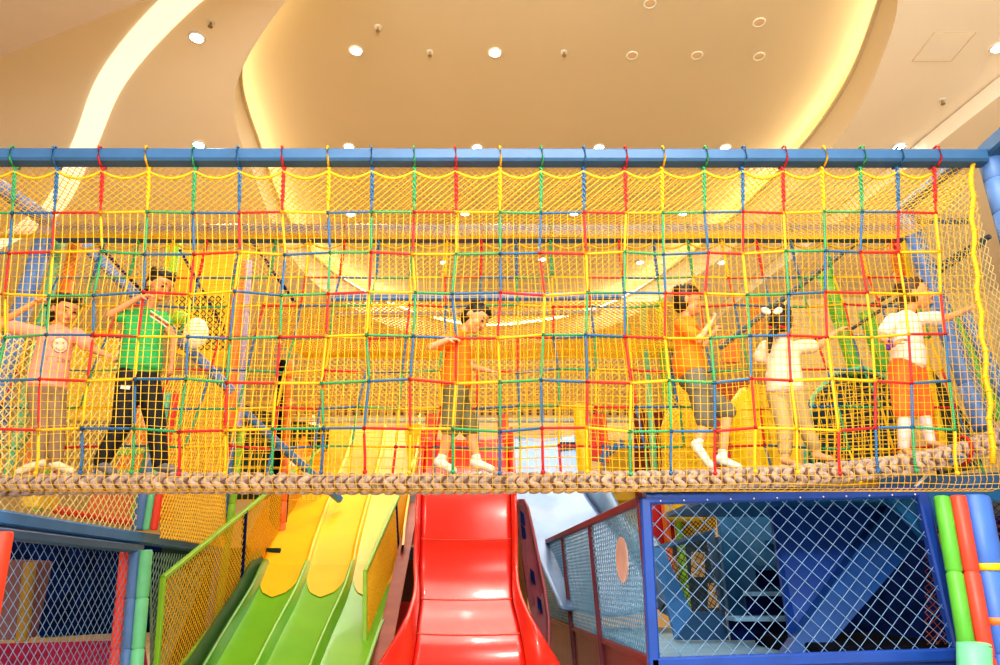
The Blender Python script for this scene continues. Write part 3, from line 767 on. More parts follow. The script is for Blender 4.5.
# two small far children on the platform above the yellow slide
def far_kid(label, px, py, D, shirt, tr):
    h = P(px,py,D); t = thing('person', (h.x,h.y,h.z-.85), label, 'child')
    b = MB(); f,u = Vector((.1,-1,-.1)),Vector((0,0,1)); head_mb(b,h,f,u,.95)
    b.cap(h-Vector((0,0,.42)),h-Vector((0,0,.2)),.09,.10,12,side=(1,0,0),fa=.7); b.cap(h-Vector((0,0,.2)),h-Vector((0,0,.05)),.035,.035)
    for e in (-1,1):
        limb(b,[h+Vector((e*.11,0,-.19)),h+Vector((e*.16,-.03,-.33)),h+Vector((e*.12,-.14,-.42))],[.033,.026,.018],8)
        hand_mb(b,h+Vector((e*.12,-.14,-.42)),(0,-1,-.2),(0,0,-1),.9)
        limb(b,[h+Vector((e*.06,0,-.44)),h+Vector((e*.07,-.05,-.64)),h+Vector((e*.07,0,-.82))],[.06,.042,.03],8)
        b.cap(h+Vector((e*.07,0,-.83)),h+Vector((e*.07,-.10,-.84)),.026,.02)
    bd = remesh(b,'body',SKL,t,.008,3); face(bd,h,f,u,.95)
    hh = MB(); hair_mb(hh,h,f,u,.95); remesh(hh,'hair',HAIR,t,.009,2)
    s_ = MB(); s_.cap(h-Vector((0,0,.40)),h-Vector((0,0,.23)),.115,.11,14,side=(1,0,0),fa=.75)
    for e in (-1,1): s_.cap(h+Vector((e*.11,0,-.20)),h+Vector((e*.145,-.02,-.29)),.048,.05)
    remesh(s_,'shirt',shirt,t,.01,4)
    s_ = MB(); s_.cap(h-Vector((0,0,.42)),h-Vector((0,0,.5)),.11,.11,14,side=(1,0,0),fa=.8)
    for e in (-1,1): s_.cap(h+Vector((e*.06,0,-.46)),h+Vector((e*.07,-.05,-.64)),.07,.055)
    remesh(s_,'shorts',tr,t,.01,4)
far_kid('small child in white at the top of the yellow slide',392,432,13.9,cloth('far white cotton',S(250,246,236)),cloth('grey canvas',S(112,108,92)))
far_kid('small child in red at the top of the yellow slide',371,434,13.9,cloth('far red cotton',S(226,40,60)),cloth('navy cotton',S(40,46,90)))

# ================================================================== SLIDES
def sweep(mb, prof, n_sub=10, cross=None):
    """prof rows: (center px at py, py, D, width m) -> strip mesh following cross(u)->(side, up)"""
    pass
def slide_rows(rows, k=8):
    a = [];
    for (pxl,pxr,py,D) in rows:
        L = P(pxl,py,D); R = P(pxr,py,D); a.append((*L,*R))
    return spline(a,k,False)
def slide_surface(rows, cross, m=24, thick=.03):
    """rows (left px, right px, py, D). cross(u)->height over the bed"""
    A = slide_rows(rows); v = []; N = len(A)
    hs = [cross(j/m) for j in range(m+1)]
    for r in A:
        L,R = Vector(r[:3]),Vector(r[3:])
        for j in range(m+1):
            dx,h = hs[j] if isinstance(hs[j],tuple) else (j/m,hs[j]); p = L.lerp(R,dx); v.append((p.x,p.y,p.z+h))
    for r in A:
        L,R = Vector(r[:3]),Vector(r[3:])
        for j in range(m+1):
            dx,h = hs[j] if isinstance(hs[j],tuple) else (j/m,hs[j]); p = L.lerp(R,dx); v.append((p.x,p.y+.01,p.z+h-thick))
    M = m+1; o = N*M; f = []
    for i in range(N-1):
        for j in range(m):
            a = i*M+j; f.append((a,a+1,a+M+1,a+M)); f.append((o+a,o+a+M,o+a+M+1,o+a+1))
        for j in (0,m):
            a = i*M+j; q = (a,a+M,o+a+M,o+a); f.append(q if j == 0 else q[::-1])
    for i in (0,N-1):
        for j in range(m): a = i*M+j; q = (a,o+a,o+a+1,a+1); f.append(q if i == 0 else q[::-1])
    return MB().add(v,f), A
# --- red slide
redrows = [(427,507,438,10.0),(424,509,468,9.6),(422,510,495,9.1),(421,511,540,8.55),(420,511,572,8.2),(421,512,600,7.8),(418,518,625,7.35),(416,522,645,7.05),(412,526,670,6.8),(408,530,700,6.6),(404,534,735,6.45)]
t = thing('slide', tuple((P(466,700,6.6)+Vector((0,0,-.5)))), 'glossy red slide with raised edges in the middle','slide')
mb,A = slide_surface(redrows, lambda u: .012*abs(2*u-1)**3, 20); part(mb,'chute',M_SLR,t,smooth=True)
for e in (0,1):
    pts = [(Vector(r[:3]) if e == 0 else Vector(r[3:])) for r in A]; v=[]; f=[]
    # wall flaring outward toward the foot
    nA = len(A)
    for i,p in enumerate(pts):
        sgn = -1 if e == 0 else 1; q = i/(nA-1); fl = .05+.42*max(0,(q-.55)/.45)**1.6; hgt = .17-.06*max(0,(q-.6)/.4)
        for (a_,b_) in ((0,0),(sgn*.012,.04),(sgn*fl*.7,hgt*.8),(sgn*fl,hgt),(sgn*(fl+.03),hgt),(sgn*(fl+.03),hgt-.05),(sgn*.03,-.03)):
            v.append((p.x+a_,p.y,p.z+b_))
    for i in range(nA-1):
        for j in range(7): a=i*7+j; b=i*7+(j+1)%7; q=(a,b,b+7,a+7); f.append(q if e==0 else q[::-1])
    f += [tuple(range(6,-1,-1)), tuple((nA-1)*7+j for j in range(7))]
    part(MB().add(v,f),'side_wall',M_SLR,t,smooth=True)
# moulding seams
chute = [o for o in t.children if o.name.startswith('chute')][0]
for i in (24,40,52): 
    mb = MB(); r = A[i]; L,R = Vector(r[:3]),Vector(r[3:]); mb.tube([L.lerp(R,q/10)+Vector((0,-.004,.014*abs(2*q/10-1)**3+.002)) for q in range(11)],.004,4); part(mb,'seam',mat('slide seam',S(250,120,100),.3),chute)
# entrance columns of the red slide
t = thing('slide_entrance', P(467,470,10.2), 'red padded entrance arch at the top of the red slide','entrance')
for (xa,xb) in ((424,430),(500,507),(447,449)):
    pass
for xc in (431,503):
    mb = MB(); a = P(xc,472,10.3); b = P(xc,415,10.3); mb.bar(a,b,.16,.12,up=(0,1,0),ch=.04); part(mb,'column',M_PADR,t,smooth=False)
mb = MB(); a = P(460,440,10.6); mb.bar(P(448,478,10.8),P(448,440,10.8),.05,.30,up=(0,1,0),ch=.01); part(mb,'inner_panel',M_REDP,t)

# --- yellow/green three-lane slide
yr = [(322,416,428,13.7),(314,415,452,12.9),(300,411,480,12.0),(285,405,512,11.0),(270,400,545,10.1),(262,398,566,9.6),(248,392,598,8.7),(226,379,635,7.9),(207,368,668,7.2),(188,358,702,6.7),(170,348,740,6.3)]
ally = slide_rows(yr)
t = thing('slide', tuple(P(290,720,6.5)+Vector((0,0,-.4))), 'wide three-lane slide, yellow above and lime green below, left of the red one','slide')
wav = lambda u: .02*abs(math.sin(PI*3*u))**.5*-1+.02
mb,_ = slide_surface(yr[:3], wav, 36); part(mb,'top_chute',mat('amber slide plastic',S(252,168,10),.4),t,smooth=True)
mb,_ = slide_surface(yr[2:6], wav, 36); part(mb,'upper_chute',M_SLY,t,smooth=True)
mb,_ = slide_surface(yr[5:], wav, 36); part(mb,'lower_chute',M_SLG,t,smooth=True)
# scalloped yellow tongues lapping over the green part
for q in range(3):
    mb = MB(); v = []; f = []; N = 8; base = 40
    for i in range(N+1):
        r = ally[base+i]; L,R = Vector(r[:3]),Vector(r[3:]); w = math.sqrt(max(0.001,1-(i/N)**2.4))
        for j in range(9):
            u = (q+.5)/3+(j/8-.5)/3*.92*w; p = L.lerp(R,u); v.append((p.x,p.y,p.z+wav(u)+.012))
    for i in range(N):
        for j in range(8): a=i*9+j; f.append((a,a+9,a+10,a+1))
    part(MB().add(v,f),'chute_lip',M_SLY,t,smooth=True)
def fin(u, i0, i1, hgt, m, name):
    v=[]; f=[]; 
    for i in range(i0,i1+1):
        r = ally[i]; p = Vector(r[:3]).lerp(Vector(r[3:]),u); g_ = min(1,(i-i0)/5) if i0 > 30 else 1; hh = hgt*(.25+.75*math.sin(g_*PI/2))
        for a_,b_ in ((-.045,0),(-.022,hh*.8),(0,hh),(.022,hh*.8),(.045,0)): v.append((p.x+a_,p.y,p.z+b_+.01))
    for i in range(i1-i0):
        for j in range(4): a=i*5+j; f.append((a,a+1,a+6,a+5))
    f.append((4,3,2,1,0)); f.append(tuple((i1-i0)*5+j for j in range(5)))
    return part(MB().add(v,f),name,m,t,smooth=True)
for u in (1/3,2/3): fin(u,0,42,.07,M_SLY,'lane_divider')
for u in (.02,1/3,2/3): fin(u,39,len(ally)-1,.17,M_SLG2 if u<.1 else M_SLG,'lane_divider')
# side walls of that slide
for e,m_,n_ in ((0,M_SLO,'upper_side'),(1,M_SLY,'upper_side')):
    v=[];f=[]
    for i in range(0,42):
        p = Vector(ally[i][:3] if e==0 else ally[i][3:]); 
        for a_,b_ in ((0,0),((-.2 if e==0 else .04),.30),((-.24 if e==0 else .07),.30),((-.1 if e==0 else .06),-.04)): v.append((p.x+a_,p.y,p.z+b_))
    for i in range(41):
        for j in range(4): a=i*4+j; b=i*4+(j+1)%4; q=(a,b,b+4,a+4); f.append(q if e==0 else q[::-1])
    part(MB().add(v,f),n_,m_,t)
v=[];f=[]
for i in range(38,len(ally)):
    p = Vector(ally[i][:3]); o_=.0
    for a_,b_ in ((0,0),(-.10,.17),(-.13,.17),(-.08,-.06)): v.append((p.x+a_,p.y,p.z+b_))
n_=len(ally)-38
for i in range(n_-1):
    for j in range(4): a=i*4+j; b=i*4+(j+1)%4; f.append((a,b,b+4,a+4))
part(MB().add(v,f),'lower_side',mat('dark green plastic',S(52,96,44),.4),t)

# --- railing fences beside the yellow slide
def fence(label, rail, foot, posts, mrail, mnet, cell, r, w=.045, mpost=None, footm=None, netname='netting'):
    """rail / foot: lists of two points (near, far)"""
    t = thing('mesh_fence', rail[0]-Vector((0,0,(rail[0].z-foot[0].z))), label, 'fence')
    mb = MB(); mb.bar(rail[0],rail[1],w,w); part(mb,'top_rail',mrail,t)
    mb = MB(); mb.bar(foot[0],foot[1],w*.8,w*.8); part(mb,'bottom_rail',footm or mrail,t)
    for q in posts:
        a = rail[0].lerp(rail[1],q); b = foot[0].lerp(foot[1],q); mb = MB(); mb.bar(b,a,w,w,up=(1,0,0)); part(mb,'post',(mrail if q == 0 else (mpost or mrail)),t)
    mb = mesh_panel([foot[0],foot[1],rail[1],rail[0]],cell,r); part(mb,netname,mnet,t)
    return t
fence('left fence of the yellow slide with sloping lime rail and yellow mesh',[P(163,578,7.0),P(322,448,12.6)],[P(154,700,7.0),P(318,490,12.6)],[0,.36,.66,1],M_LIME,M_YNET,.075,.006,.05,mpost=M_DARK)
fence('right fence of the yellow slide with sloping lime rail and yellow mesh',[P(365,572,8.0),P(418,452,12.6)],[P(365,700,7.6),P(422,480,12.4)],[0,.45,.8],M_LIME,M_YNET,.07,.006,.045,mpost=M_DARK)
mb = MB(); mb.prism([P(414,480,11.8),P(423,480,11.8),P(386,680,7.3),P(368,680,7.3)],(0,.06,0))
tag(mb.build('side_board',M_BROWN),'brown sloping board along the right side of the yellow slide','board')

# --- silver slide behind the side fence
sr = [(506,576,438,13.5),(510,580,470,12.8),(513,583,492,12.0),(520,598,515,10.9),(531,622,545,9.9),(546,646,580,8.9),(560,660,612,8.2)]
t = thing('slide', P(560,620,8.2), 'silvery blue slide right of the red one, beyond the maroon railing','slide')
mb,A = slide_surface(sr, lambda u: .05*abs(2*u-1)**4+.02*math.sin(u*9), 20); part(mb,'chute',M_SLS,t,smooth=True)
mb = MB(); v=[];f=[]
for i in range(len(A)):
    p = Vector(A[i][3:]); hb = .35+.12*math.sin(i*.35)
    for a_,b_ in ((0,0),(.12,hb),(.18,hb),(.1,-.05)): v.append((p.x+a_,p.y,p.z+b_))
for i in range(len(A)-1):
    for j in range(4): a=i*4+j; b=i*4+(j+1)%4; f.append((a,a+4,b+4,b))
part(MB().add(v,f),'wavy_side',mat('grey blue plastic',S(110,150,190),.3),t,smooth=True)
# maroon arched side board
arch = [(515,505),(519,500),(524,500),(528,508),(533,530),(539,560),(545,590),(549,620),(549,665),(540,640),(530,610),(524,580),(520,545),(516,525)]
mb = MB(); mb.prism([P(x,y,9.2-(y-500)*.010) for x,y in arch],(.0,.05,0))
t = thing('arched_side_board', P(549,665,7.5), 'maroon board with arched top between the red and silver slides','board')
part(mb,'board',M_MAROON,t)
mb = MB(); mb.tube([P(x,y,9.12-(y-500)*.010) for x,y in arch[:9]],.018,6); part(mb,'edge_trim',mat('light maroon',S(168,90,104),.4),t,smooth=True)
for (x,y) in ((520,510),(521,524),(530,568),(537,596)):
    mb = MB(); mb.prism([P(x,y,9.05-(y-500)*.01),P(x+4,y+4,9.05-(y-500)*.01),P(x+6,y+18,9.0-(y-500)*.01),P(x+1,y+12,9.0-(y-500)*.01)],(0,.03,0)); part(mb,'dark_slot',M_DARK,t)

# ================================================================== RIGHT LOWER CAGE
# side fence (maroon rails, blue netting) running away from the lens
A0,A1 = P(640,501,4.95),P(537,546,11.2); B0,B1 = P(656,662,4.95),P(548,618,10.6)
t = thing('mesh_fence',B0,'side fence of blue netting in maroon rails running back from the blue cage','fence')
mb = MB(); mb.bar(A0,A1,.06,.06); part(mb,'top_rail',M_MAROON,t)
mb = MB(); mb.bar(B0,B1,.05,.05); part(mb,'bottom_rail',M_MAROON,t)
for q in (.0,.30,.58,.98):
    mb = MB(); mb.bar(B0.lerp(B1,q)-Vector((0,0,.5)),A0.lerp(A1,q),.05,.05,up=(1,0,0)); part(mb,'post',M_MAROON,t)
for q0,q1 in ((.0,.30),(.30,.58),(.58,.98)):
    mb = mesh_panel([B0.lerp(B1,q0),B0.lerp(B1,q1),A0.lerp(A1,q1),A0.lerp(A1,q0)],.072,.0046,sag=.03); part(mb,'netting',mat('sky blue twine',S(110,170,214),.5),t)
mb = MB(); mb.prism([B0-Vector((0,0,.03)),B1-Vector((0,0,.03)),B1-Vector((0,0,.6)),B0-Vector((0,0,.6))],(.03,0,0)); part(mb,'kick_panel',M_MAROON,t)
# thin slab lettering-free round patch on netting
mb = MB(); c = A0.lerp(A1,.12).lerp(B0.lerp(B1,.12),.36); dd=(A1-A0).normalized()
mb.prism([c+dd*.19*math.cos(a)+Vector((0,0,.17*math.sin(a))) for a in np.linspace(0,2*PI,18,endpoint=False)],(.012,0,0)); 
tag(mb.build('round_patch',mat('pale pink patch',S(226,196,196),.6)),'pale pink round patch on the blue side netting','patch')
# front cage panel
FL0,FR0,FR1,FL1 = P(652,664,4.92),P(962,654,4.92),P(920,492,4.98),P(645,499,4.92)
t = thing('cage_panel',FL0,'blue steel framed cage front with diamond wire under the bridge','cage panel')
W_=.075
tb = None
for a,b,n_ in ((FL1,FR1,'top_bar'),(FL0,FR0,'bottom_bar'),(FL0-Vector((0,0,.5)),FL1,'side_bar'),(FR0-Vector((0,0,.5)),FR1,'side_bar')):
    mb = MB(); mb.bar(a,b,W_,W_,up=(0,1,0)); tb_ = part(mb,n_,M_FRAME,t); tb = tb or tb_
mb = MB(); mb.prism([FL0+Vector((0,.0,-.04)),FR0+Vector((0,0,-.04)),FR0+Vector((.0,0,-.5)),FL0+Vector((0,0,-.5))],(0,.04,0)); part(mb,'lower_sheet',M_FRAME,t)
mb = mesh_panel([FL0,FR0,FR1,FL1],.118,.0028,n=4); part(mb,'diamond_wire',M_BNET,t,smooth=True)
for q in range(12):
    mb = MB(); mb.ell(FL1.lerp(FR1,(q+.6)/12)+Vector((0,-.045,-.02)),((.006,0,0),(0,.005,0),(0,0,.006)),8,5); part(mb,'bolt',M_WHITE,tb)
# deck inside cage
zd = -.50+CAMZ
mb = MB(); mb.box(1.12,3.3,5.05,9.2,zd-.08,zd); tag(mb.build('deck',M_PLAT,bevel=.01),'light blue deck floor inside the blue cage','deck')
# teal tall panel
mb = MB(); mb.prism([P(716,490,7.6),P(795,490,7.6),P(806,640,7.0),P(731,634,7.4)],(0,.1,0)); tag(mb.build('partition_board',M_TEAL,bevel=.01),'tall teal panel behind the steps inside the cage','panel')
# open window frame leaning at the left
q = [P(652,547,7.2),P(714,529,7.4),P(729,640,7.0),P(676,640,6.9)]; w = [P(664,549,7.2),P(708,539,7.4),P(722,612,7.05),P(692,612,7.0)]
t = thing('window_frame',q[3],'slate blue leaning window frame in the left of the cage','window frame')
for i in range(4):
    j=(i+1)%4; mb = MB(); mb.prism([q[i],q[j],w[j],w[i]],(0,.07,0)); part(mb,'frame_side',M_BEAM2 if i==3 else M_BEAM,t)
mb = mesh_panel([w[3],w[2],w[1],w[0]],.07,.004); part(mb,'netting',M_DNET,t)
for (a,b,c_,d_) in ((673,556,684,578),(692,552,705,577),(709,583,720,608)):
    mb = MB(); mb.prism([P(a,b,9.9),P(c_,b,9.9),P(c_,d_,9.9),P(a,d_,9.9)],(0,.05,0)); tag(mb.build('cream_pad',M_CREAM),
      {673:'cream pad seen through the slate window frame, leftmost',692:'cream pad in the upper middle of the slate window frame',709:'cream pad low at the right of the slate window frame'}[a],'pad')
# stairs
t = thing('stairs',P(765,632,6.7),'teal steps climbing inside the cage beside the big blue stringer','stairs')
for i,(x0,x1,y) in enumerate(((735,800,617),(752,800,592),(762,800,566),(770,802,540))):
    D=6.5+.28*i; a,b=P(x0,y,D),P(x1,y,D); mb = MB(); mb.hexa([a-Vector((0,0,.035)),b-Vector((0,0,.035)),b+Vector((0,.26,-.035)),a+Vector((0,.26,-.035)),a,b,b+Vector((0,.26,0)),a+Vector((0,.26,0))]); part(mb,'tread',M_PLAT if i<2 else M_TEAL,t)
    mb = MB(); mb.prism([a+Vector((.02,.24,-.03)),b+Vector((0,.24,-.03)),b+Vector((0,.24,-.2)),a+Vector((.02,.24,-.2))],(0,.02,0)); part(mb,'riser',M_DARK,t)
# big stringer
t = thing('stair_stringer',P(805,650,5.6),'broad deep blue slanted slab and beam filling the middle of the cage','stair side')
mb = MB(); mb.prism([P(769,500,6.0),P(900,498,6.0),P(800,640,5.7),P(793,652,5.6)],(0,.05,0)); part(mb,'slab',M_NAVY,t)
mb = MB(); mb.prism([P(895,496,5.9),P(926,496,5.9),P(930,528,5.75),P(824,652,5.5),P(785,654,5.5)],(0,.14,0)); part(mb,'slanted_beam',mat('deep blue beam',S(30,82,150),.4),t)
# dark interior behind and black mat
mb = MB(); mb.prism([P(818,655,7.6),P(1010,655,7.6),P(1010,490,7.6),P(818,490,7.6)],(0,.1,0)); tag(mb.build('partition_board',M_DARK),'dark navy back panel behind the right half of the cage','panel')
mb = MB(); mb.box(2.2,3.25,5.3,6.6,zd,zd+.10); tag(mb.build('foam_mat',M_BLACK,bevel=.02),'black foam mat on the deck at the right of the cage','mat')
# platform (teal) above the cage
t = thing('platform',(2.7,5.3,CAMZ+.55),'teal steel platform edge just under the braided rope at right','platform')
mb = MB(); mb.box(1.05,4.7,5.16,5.28,CAMZ+.56,CAMZ+.66); part(mb,'edge_beam',M_TEAL,t,bevel=.01)
mb = MB(); mb.box(1.6,4.7,5.28,6.9,CAMZ+.60,CAMZ+.64); part(mb,'deck_board',M_TEAL,t)
mb = MB(); mb.bar(P(880,484,5.2),P(1040,478,5.2),.1,.05,up=(0,1,0)); mb.bar(P(880,492,5.2),P(1040,486,5.2),.1,.04,up=(0,1,0)); part(mb,'ribbed_fascia',M_BEAM,t)
mb = MB(); mb.prism([P(884,494,5.1),P(950,492,5.1),P(934,535,5.1),P(926,540,5.1)],(0,.06,0)); part(mb,'gusset',M_TEAL,t)
mb = MB(); mb.bar(P(722,490,5.0),P(733,482,4.98),.018,.018); mb.bar(P(912,490,5.0),P(928,474,4.98),.018,.018); tag(mb.build('tie_strap',M_WHITE),'pale straps tying the braided rope to the blue cage','strap')

# tri-colour padded posts
def tripost(name, label, a, b, specs, seg=.42, r=.05):
    t = thing(name, a, label, 'padded post')
    for (dx,dy,m_,rr) in specs:
        mb = MB(); padded(mb, Vector(a)+Vector((dx,dy,0)), Vector(b)+Vector((dx,dy,0)), rr, seg); part(mb,'foam_sleeve',m_,t,smooth=True)
    return t
a = P(985,600,4.55); top = P(966,492,4.75)
tp = tripost('padded_post','post of green, red and blue foam sleeves at the lower right corner',(a.x,4.62,CAMZ-.9),(top.x,4.78,CAMZ+.55),[(-.15,0,M_PADG,.05),(-.055,-.02,M_PADR,.05),(.085,.03,M_PADB2,.095)],seg=.5)
for z_,m_ in ((.10,M_PADY),(-.22,M_PADO)):
    mb = MB(); f_=(z_+.9)/1.45; c=Vector((a.x+.085,4.65,CAMZ-.9)).lerp(Vector((top.x+.085,4.81,CAMZ+.55)),f_)
    mb.tube([c-Vector((0,0,.022)),c+Vector((0,0,.022))],.1,16); part(mb,'strap_band',m_,tp,smooth=True)
mb = MB(); mb.tube([P(975,700,4.5),P(974,645,4.5)],[.09,.09],14); mb.ell(P(974,645,4.5),((.09,0,0),(0,.09,0),(0,0,.02)))
tag(mb.build('foam_bollard',M_PADA,smooth=True),'pale aqua foam post end at the bottom right','bollard')
mb = mesh_panel([P(925,665,5.3),P(1015,665,5.3),P(1015,490,5.6),P(925,490,5.6)],.06,.0035); tag(mb.build('corner_netting',mat('rust twine',S(150,70,50),.6)),'rust coloured netting behind the padded post at lower right','netting')
t = thing('soft_toy_figure',P(950,600,5.2),'yellow and pink stuffed bundle behind netting beside the green foam sleeve','toy')
mb = MB(); mb.ell(P(946,548,5.25),((.06,0,0),(0,.05,0),(0,0,.12))); part(mb,'yellow_body',M_PADY,t,smooth=True)
mb = MB(); mb.ell(P(950,577,5.25),((.06,0,0),(0,.05,0),(0,0,.06))); mb.ell(P(957,590,5.25),((.04,0,0),(0,.04,0),(0,0,.04))); part(mb,'pink_bundle',mat('dusty pink fabric',S(206,140,120),.8),t,smooth=True)
mb = MB(); mb.ell(P(960,612,5.25),((.05,0,0),(0,.05,0),(0,0,.12))); part(mb,'white_cloth',M_WHITE,t,smooth=True)

# ================================================================== LEFT LOWER STRUCTURE
L0,L1,L2 = P(-60,505,4.3),P(137,537,6.75),P(212,549,9.4)
t = thing('steel_beam',L0,'double blue steel beam running back along the left side under the rope','beam')
mb = MB(); mb.bar(P(-60,509,4.3),P(137,538,6.75),.10,.10); mb.bar(P(137,538,6.75),P(225,552,9.9),.10,.10); part(mb,'upper_beam',M_BEAM2,t)
mb = MB(); mb.bar(P(-60,527,4.3),P(137,549,6.75),.13,.07); part(mb,'lower_beam',M_BEAM,t)
a,b = P(122,690,6.75),P(140,550,6.75)
tripost('padded_post','lower half of the left post with red, blue and aqua foam sleeves',(a.x+.06,6.7,CAMZ-.95),(b.x,6.7,b.z),[(-.09,-.02,M_PADR,.055),(0,-.03,M_PADB,.05),(.09,-.02,M_PADA,.055)],seg=.45)
b2 = P(158,360,6.75); c2 = P(145,530,6.75)
tripost('padded_post','upper half of the left post with blue, aqua and red foam sleeves',(c2.x,6.8,c2.z),(c2.x,6.8,3.4),[(-.08,-.02,M_PADB,.06),(.0,-.03,M_PADA,.035),(.065,-.02,M_PADR,.035)],seg=.5)
a = P(225,548,9.4)
tripost('padded_post','far left post of blue and lime foam sleeves behind the slide fence',(a.x,9.4,a.z-2.0),(a.x,9.4,3.6),[(-.07,0,M_PADB,.055),(.03,-.02,M_LIME,.05)],seg=.5)
tripost('padded_post','tall orange and lilac padded post rising behind the green top boy',(P(236,400,9.2).x,9.2,3.55),(P(246,240,9.2).x,9.2,6.0),[(-.04,0,M_PADO,.10),(.08,.0,mat('lilac pad',S(176,160,196),.5),.05)],seg=.8)
tripost('padded_post','black and orange padded post near the yellow slide top',(P(283,480,10.5).x,10.5,1.8),(P(292,300,10.5).x,10.5,4.9),[(-.05,0,M_BLACK,.06),(.08,0,M_PADO,.06)],seg=.3)
# chain-link wall below the beam
mb = mesh_panel([P(-60,750,4.3),P(126,690,6.75),P(137,552,6.75),P(-60,532,4.3)],.10,.003,n=4); tag(mb.build('wire_netting',M_BNET,smooth=True),'blue-grey diamond wire netting below the left beam','netting')
mb = mesh_panel([P(150,690,7.2),P(158,690,9.5),P(212,556,9.4),P(150,552,7.0)],.09,.0036,n=4); tag(mb.build('wire_netting',mat('sage wire',S(150,196,176),.5),smooth=True),'green-grey wire netting between the left post and the slide fence','netting')
mb = mesh_panel([P(-60,506,4.3),P(137,534,6.75),P(150,340,6.75),P(-60,330,4.6)],.085,.0048,jit=.02); tag(mb.build('diamond_netting',M_CNET),'cream diamond netting above the left beam','netting')
mb = mesh_panel([P(160,538,6.8),P(226,548,9.4),P(229,375,9.4),P(160,375,6.8)],.085,.008,jit=.01); tag(mb.build('diamond_netting',M_YNET),'dense yellow diamond netting between the two left posts','netting')
# interior seen through the wire
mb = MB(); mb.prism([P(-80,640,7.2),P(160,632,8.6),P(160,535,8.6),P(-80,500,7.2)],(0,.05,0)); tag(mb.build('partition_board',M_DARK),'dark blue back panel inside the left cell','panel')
mb = MB(); mb.prism([P(-80,720,6.4),P(150,700,7.0),P(142,640,8.2),P(-80,646,7.0)],(0,.05,.0)); tag(mb.build('foam_slab',M_MAG),'magenta foam slab low in the left cell','foam panel')
mb = MB(); mb.prism([P(-60,640,6.6),P(16,640,6.6),P(34,560,6.6),P(-60,557,6.6)],(0,.3,0)); tag(mb.build('foam_block',mat('dull brown foam',S(120,84,90),.7),bevel=.02),'dull brown foam block at the left edge inside the cell','foam block')
mb = MB(); padded(mb,P(22,642,6.4),P(30,562,6.4),.05); tag(mb.build('foam_pole',mat('ochre pad',S(150,120,40),.6),smooth=True),'ochre foam pole beside the brown foam block','pole')
mb = MB(); mb.prism([P(40,638,8.0),P(130,632,8.4),P(134,618,8.4),P(40,624,8.0)],(0,.1,0)); tag(mb.build('foam_strip',mat('teal green foam',S(24,120,110),.6)),'teal green strip above the magenta slab in the left cell','foam strip')
mb = MB(); padded(mb,P(-16,640,4.45),P(3,531,4.45),.06)
tag(mb.build('foam_pole',M_PADR,smooth=True),'red foam pole at the left edge under the blue beam','pole')
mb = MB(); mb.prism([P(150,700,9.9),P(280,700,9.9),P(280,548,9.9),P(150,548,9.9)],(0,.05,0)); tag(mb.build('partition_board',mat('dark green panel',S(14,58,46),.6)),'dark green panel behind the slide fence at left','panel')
# orange soft tower, balls
t = thing('soft_tower',P(110,520,8.6),'orange and lime soft play tower seen between the legs of the left children','soft tower')
mb = MB(); mb.prism([P(84,516,8.6),P(132,520,8.6),P(136,488,8.6),P(92,488,8.6)],(0,.4,0)); part(mb,'base_block',M_PADO,t,bevel=.02)
mb = MB(); mb.prism([P(106,490,8.5),P(142,490,8.5),P(148,440,8.7),P(138,402,8.9),P(132,430,8.8)],(0,.3,0)); part(mb,'sloping_face',M_PADO,t,bevel=.02)
mb = MB(); mb.bar(P(104,476,8.4),P(150,474,8.4),.06,.12); mb.bar(P(118,452,8.45),P(148,450,8.45),.05,.09); mb.bar(P(134,520,8.5),P(140,490,8.5),.08,.08); part(mb,'lime_edging',M_LIME,t)
for q in range(14):
    u=q/13; c=P(57+q*5.9,510+q*1.05,7.2+.06*q)
    mb = MB(); mb.ell(c,((.042,0,0),(0,.042,0),(0,0,.042)),14,8)
    tag(mb.build('play_ball',M_PADR,smooth=True),'small red-orange ball in the row lying along the left blue beam','ball','balls along the left beam')
mb = MB(); mb.prism([P(20,506,6.6),P(38,508,6.6),P(44,476,6.6),P(26,476,6.6)],(0,.3,0)); tag(mb.build('foam_block',M_DENSE,bevel=.02),'pale yellow foam block above the beam at left','foam block')
tripost('padded_post','slanted green and orange post pair behind the pink shirt girl',P(14,480,6.4),P(66,236,6.4),[(-.05,0,M_PADA,.05),(.10,.02,M_PADO,.06)],seg=.5)
mb = MB(); mb.bar(P(37,512,6.9),P(48,470,6.9),.06,.06); tag(mb.build('foam_pole',M_LIME),'short lime foam pole under the rope at left','pole')
# blocks glimpsed right of left post
mb = MB(); mb.prism([P(150,520,9.2),P(168,521,9.2),P(168,490,9.2),P(152,490,9.2)],(0,.2,0)); tag(mb.build('foam_block',M_PADO,bevel=.02),'orange foam block just right of the left post','foam block')
# upper left background: yellow panels, braces, lantern
def slab(name,label,pts,D,m,th=.06,bev=0,cat='panel'):
    mb = MB(); mb.prism([P(x,y,D) for x,y in pts],(0,th,0)); return tag(mb.build(name,m,bevel=bev),label,cat)
slab('yellow_panel','flat yellow panel high behind the boy in green',[(176,250),(248,250),(240,372),(172,352)],10.2,M_DENSE)
slab('yellow_panel','flat yellow panel low behind the legs of the boy in green',[(70,330),(118,330),(110,420),(66,420)],10.8,M_DENSE)
slab('partition_board','dark green panel left of the yellow slide top',[(228,400),(330,430),(318,500),(222,500)],12.9,mat('blackish green',S(20,64,44),.7))  # dark green is the panel's own colour
mb = mesh_panel([P(-20,330,10.4),P(330,330,10.4),P(330,240,10.4),P(-20,240,10.4)],.13,.006,diag=False); tag(mb.build('square_netting',M_YNET2),'far yellow square netting in the upper left','netting')
mb = mesh_panel([P(230,500,10.0),P(330,500,11.6),P(330,330,11.6),P(236,330,10.0)],.10,.008,diag=False); tag(mb.build('square_netting',M_YNET),'yellow square netting over the dark green panel','netting')
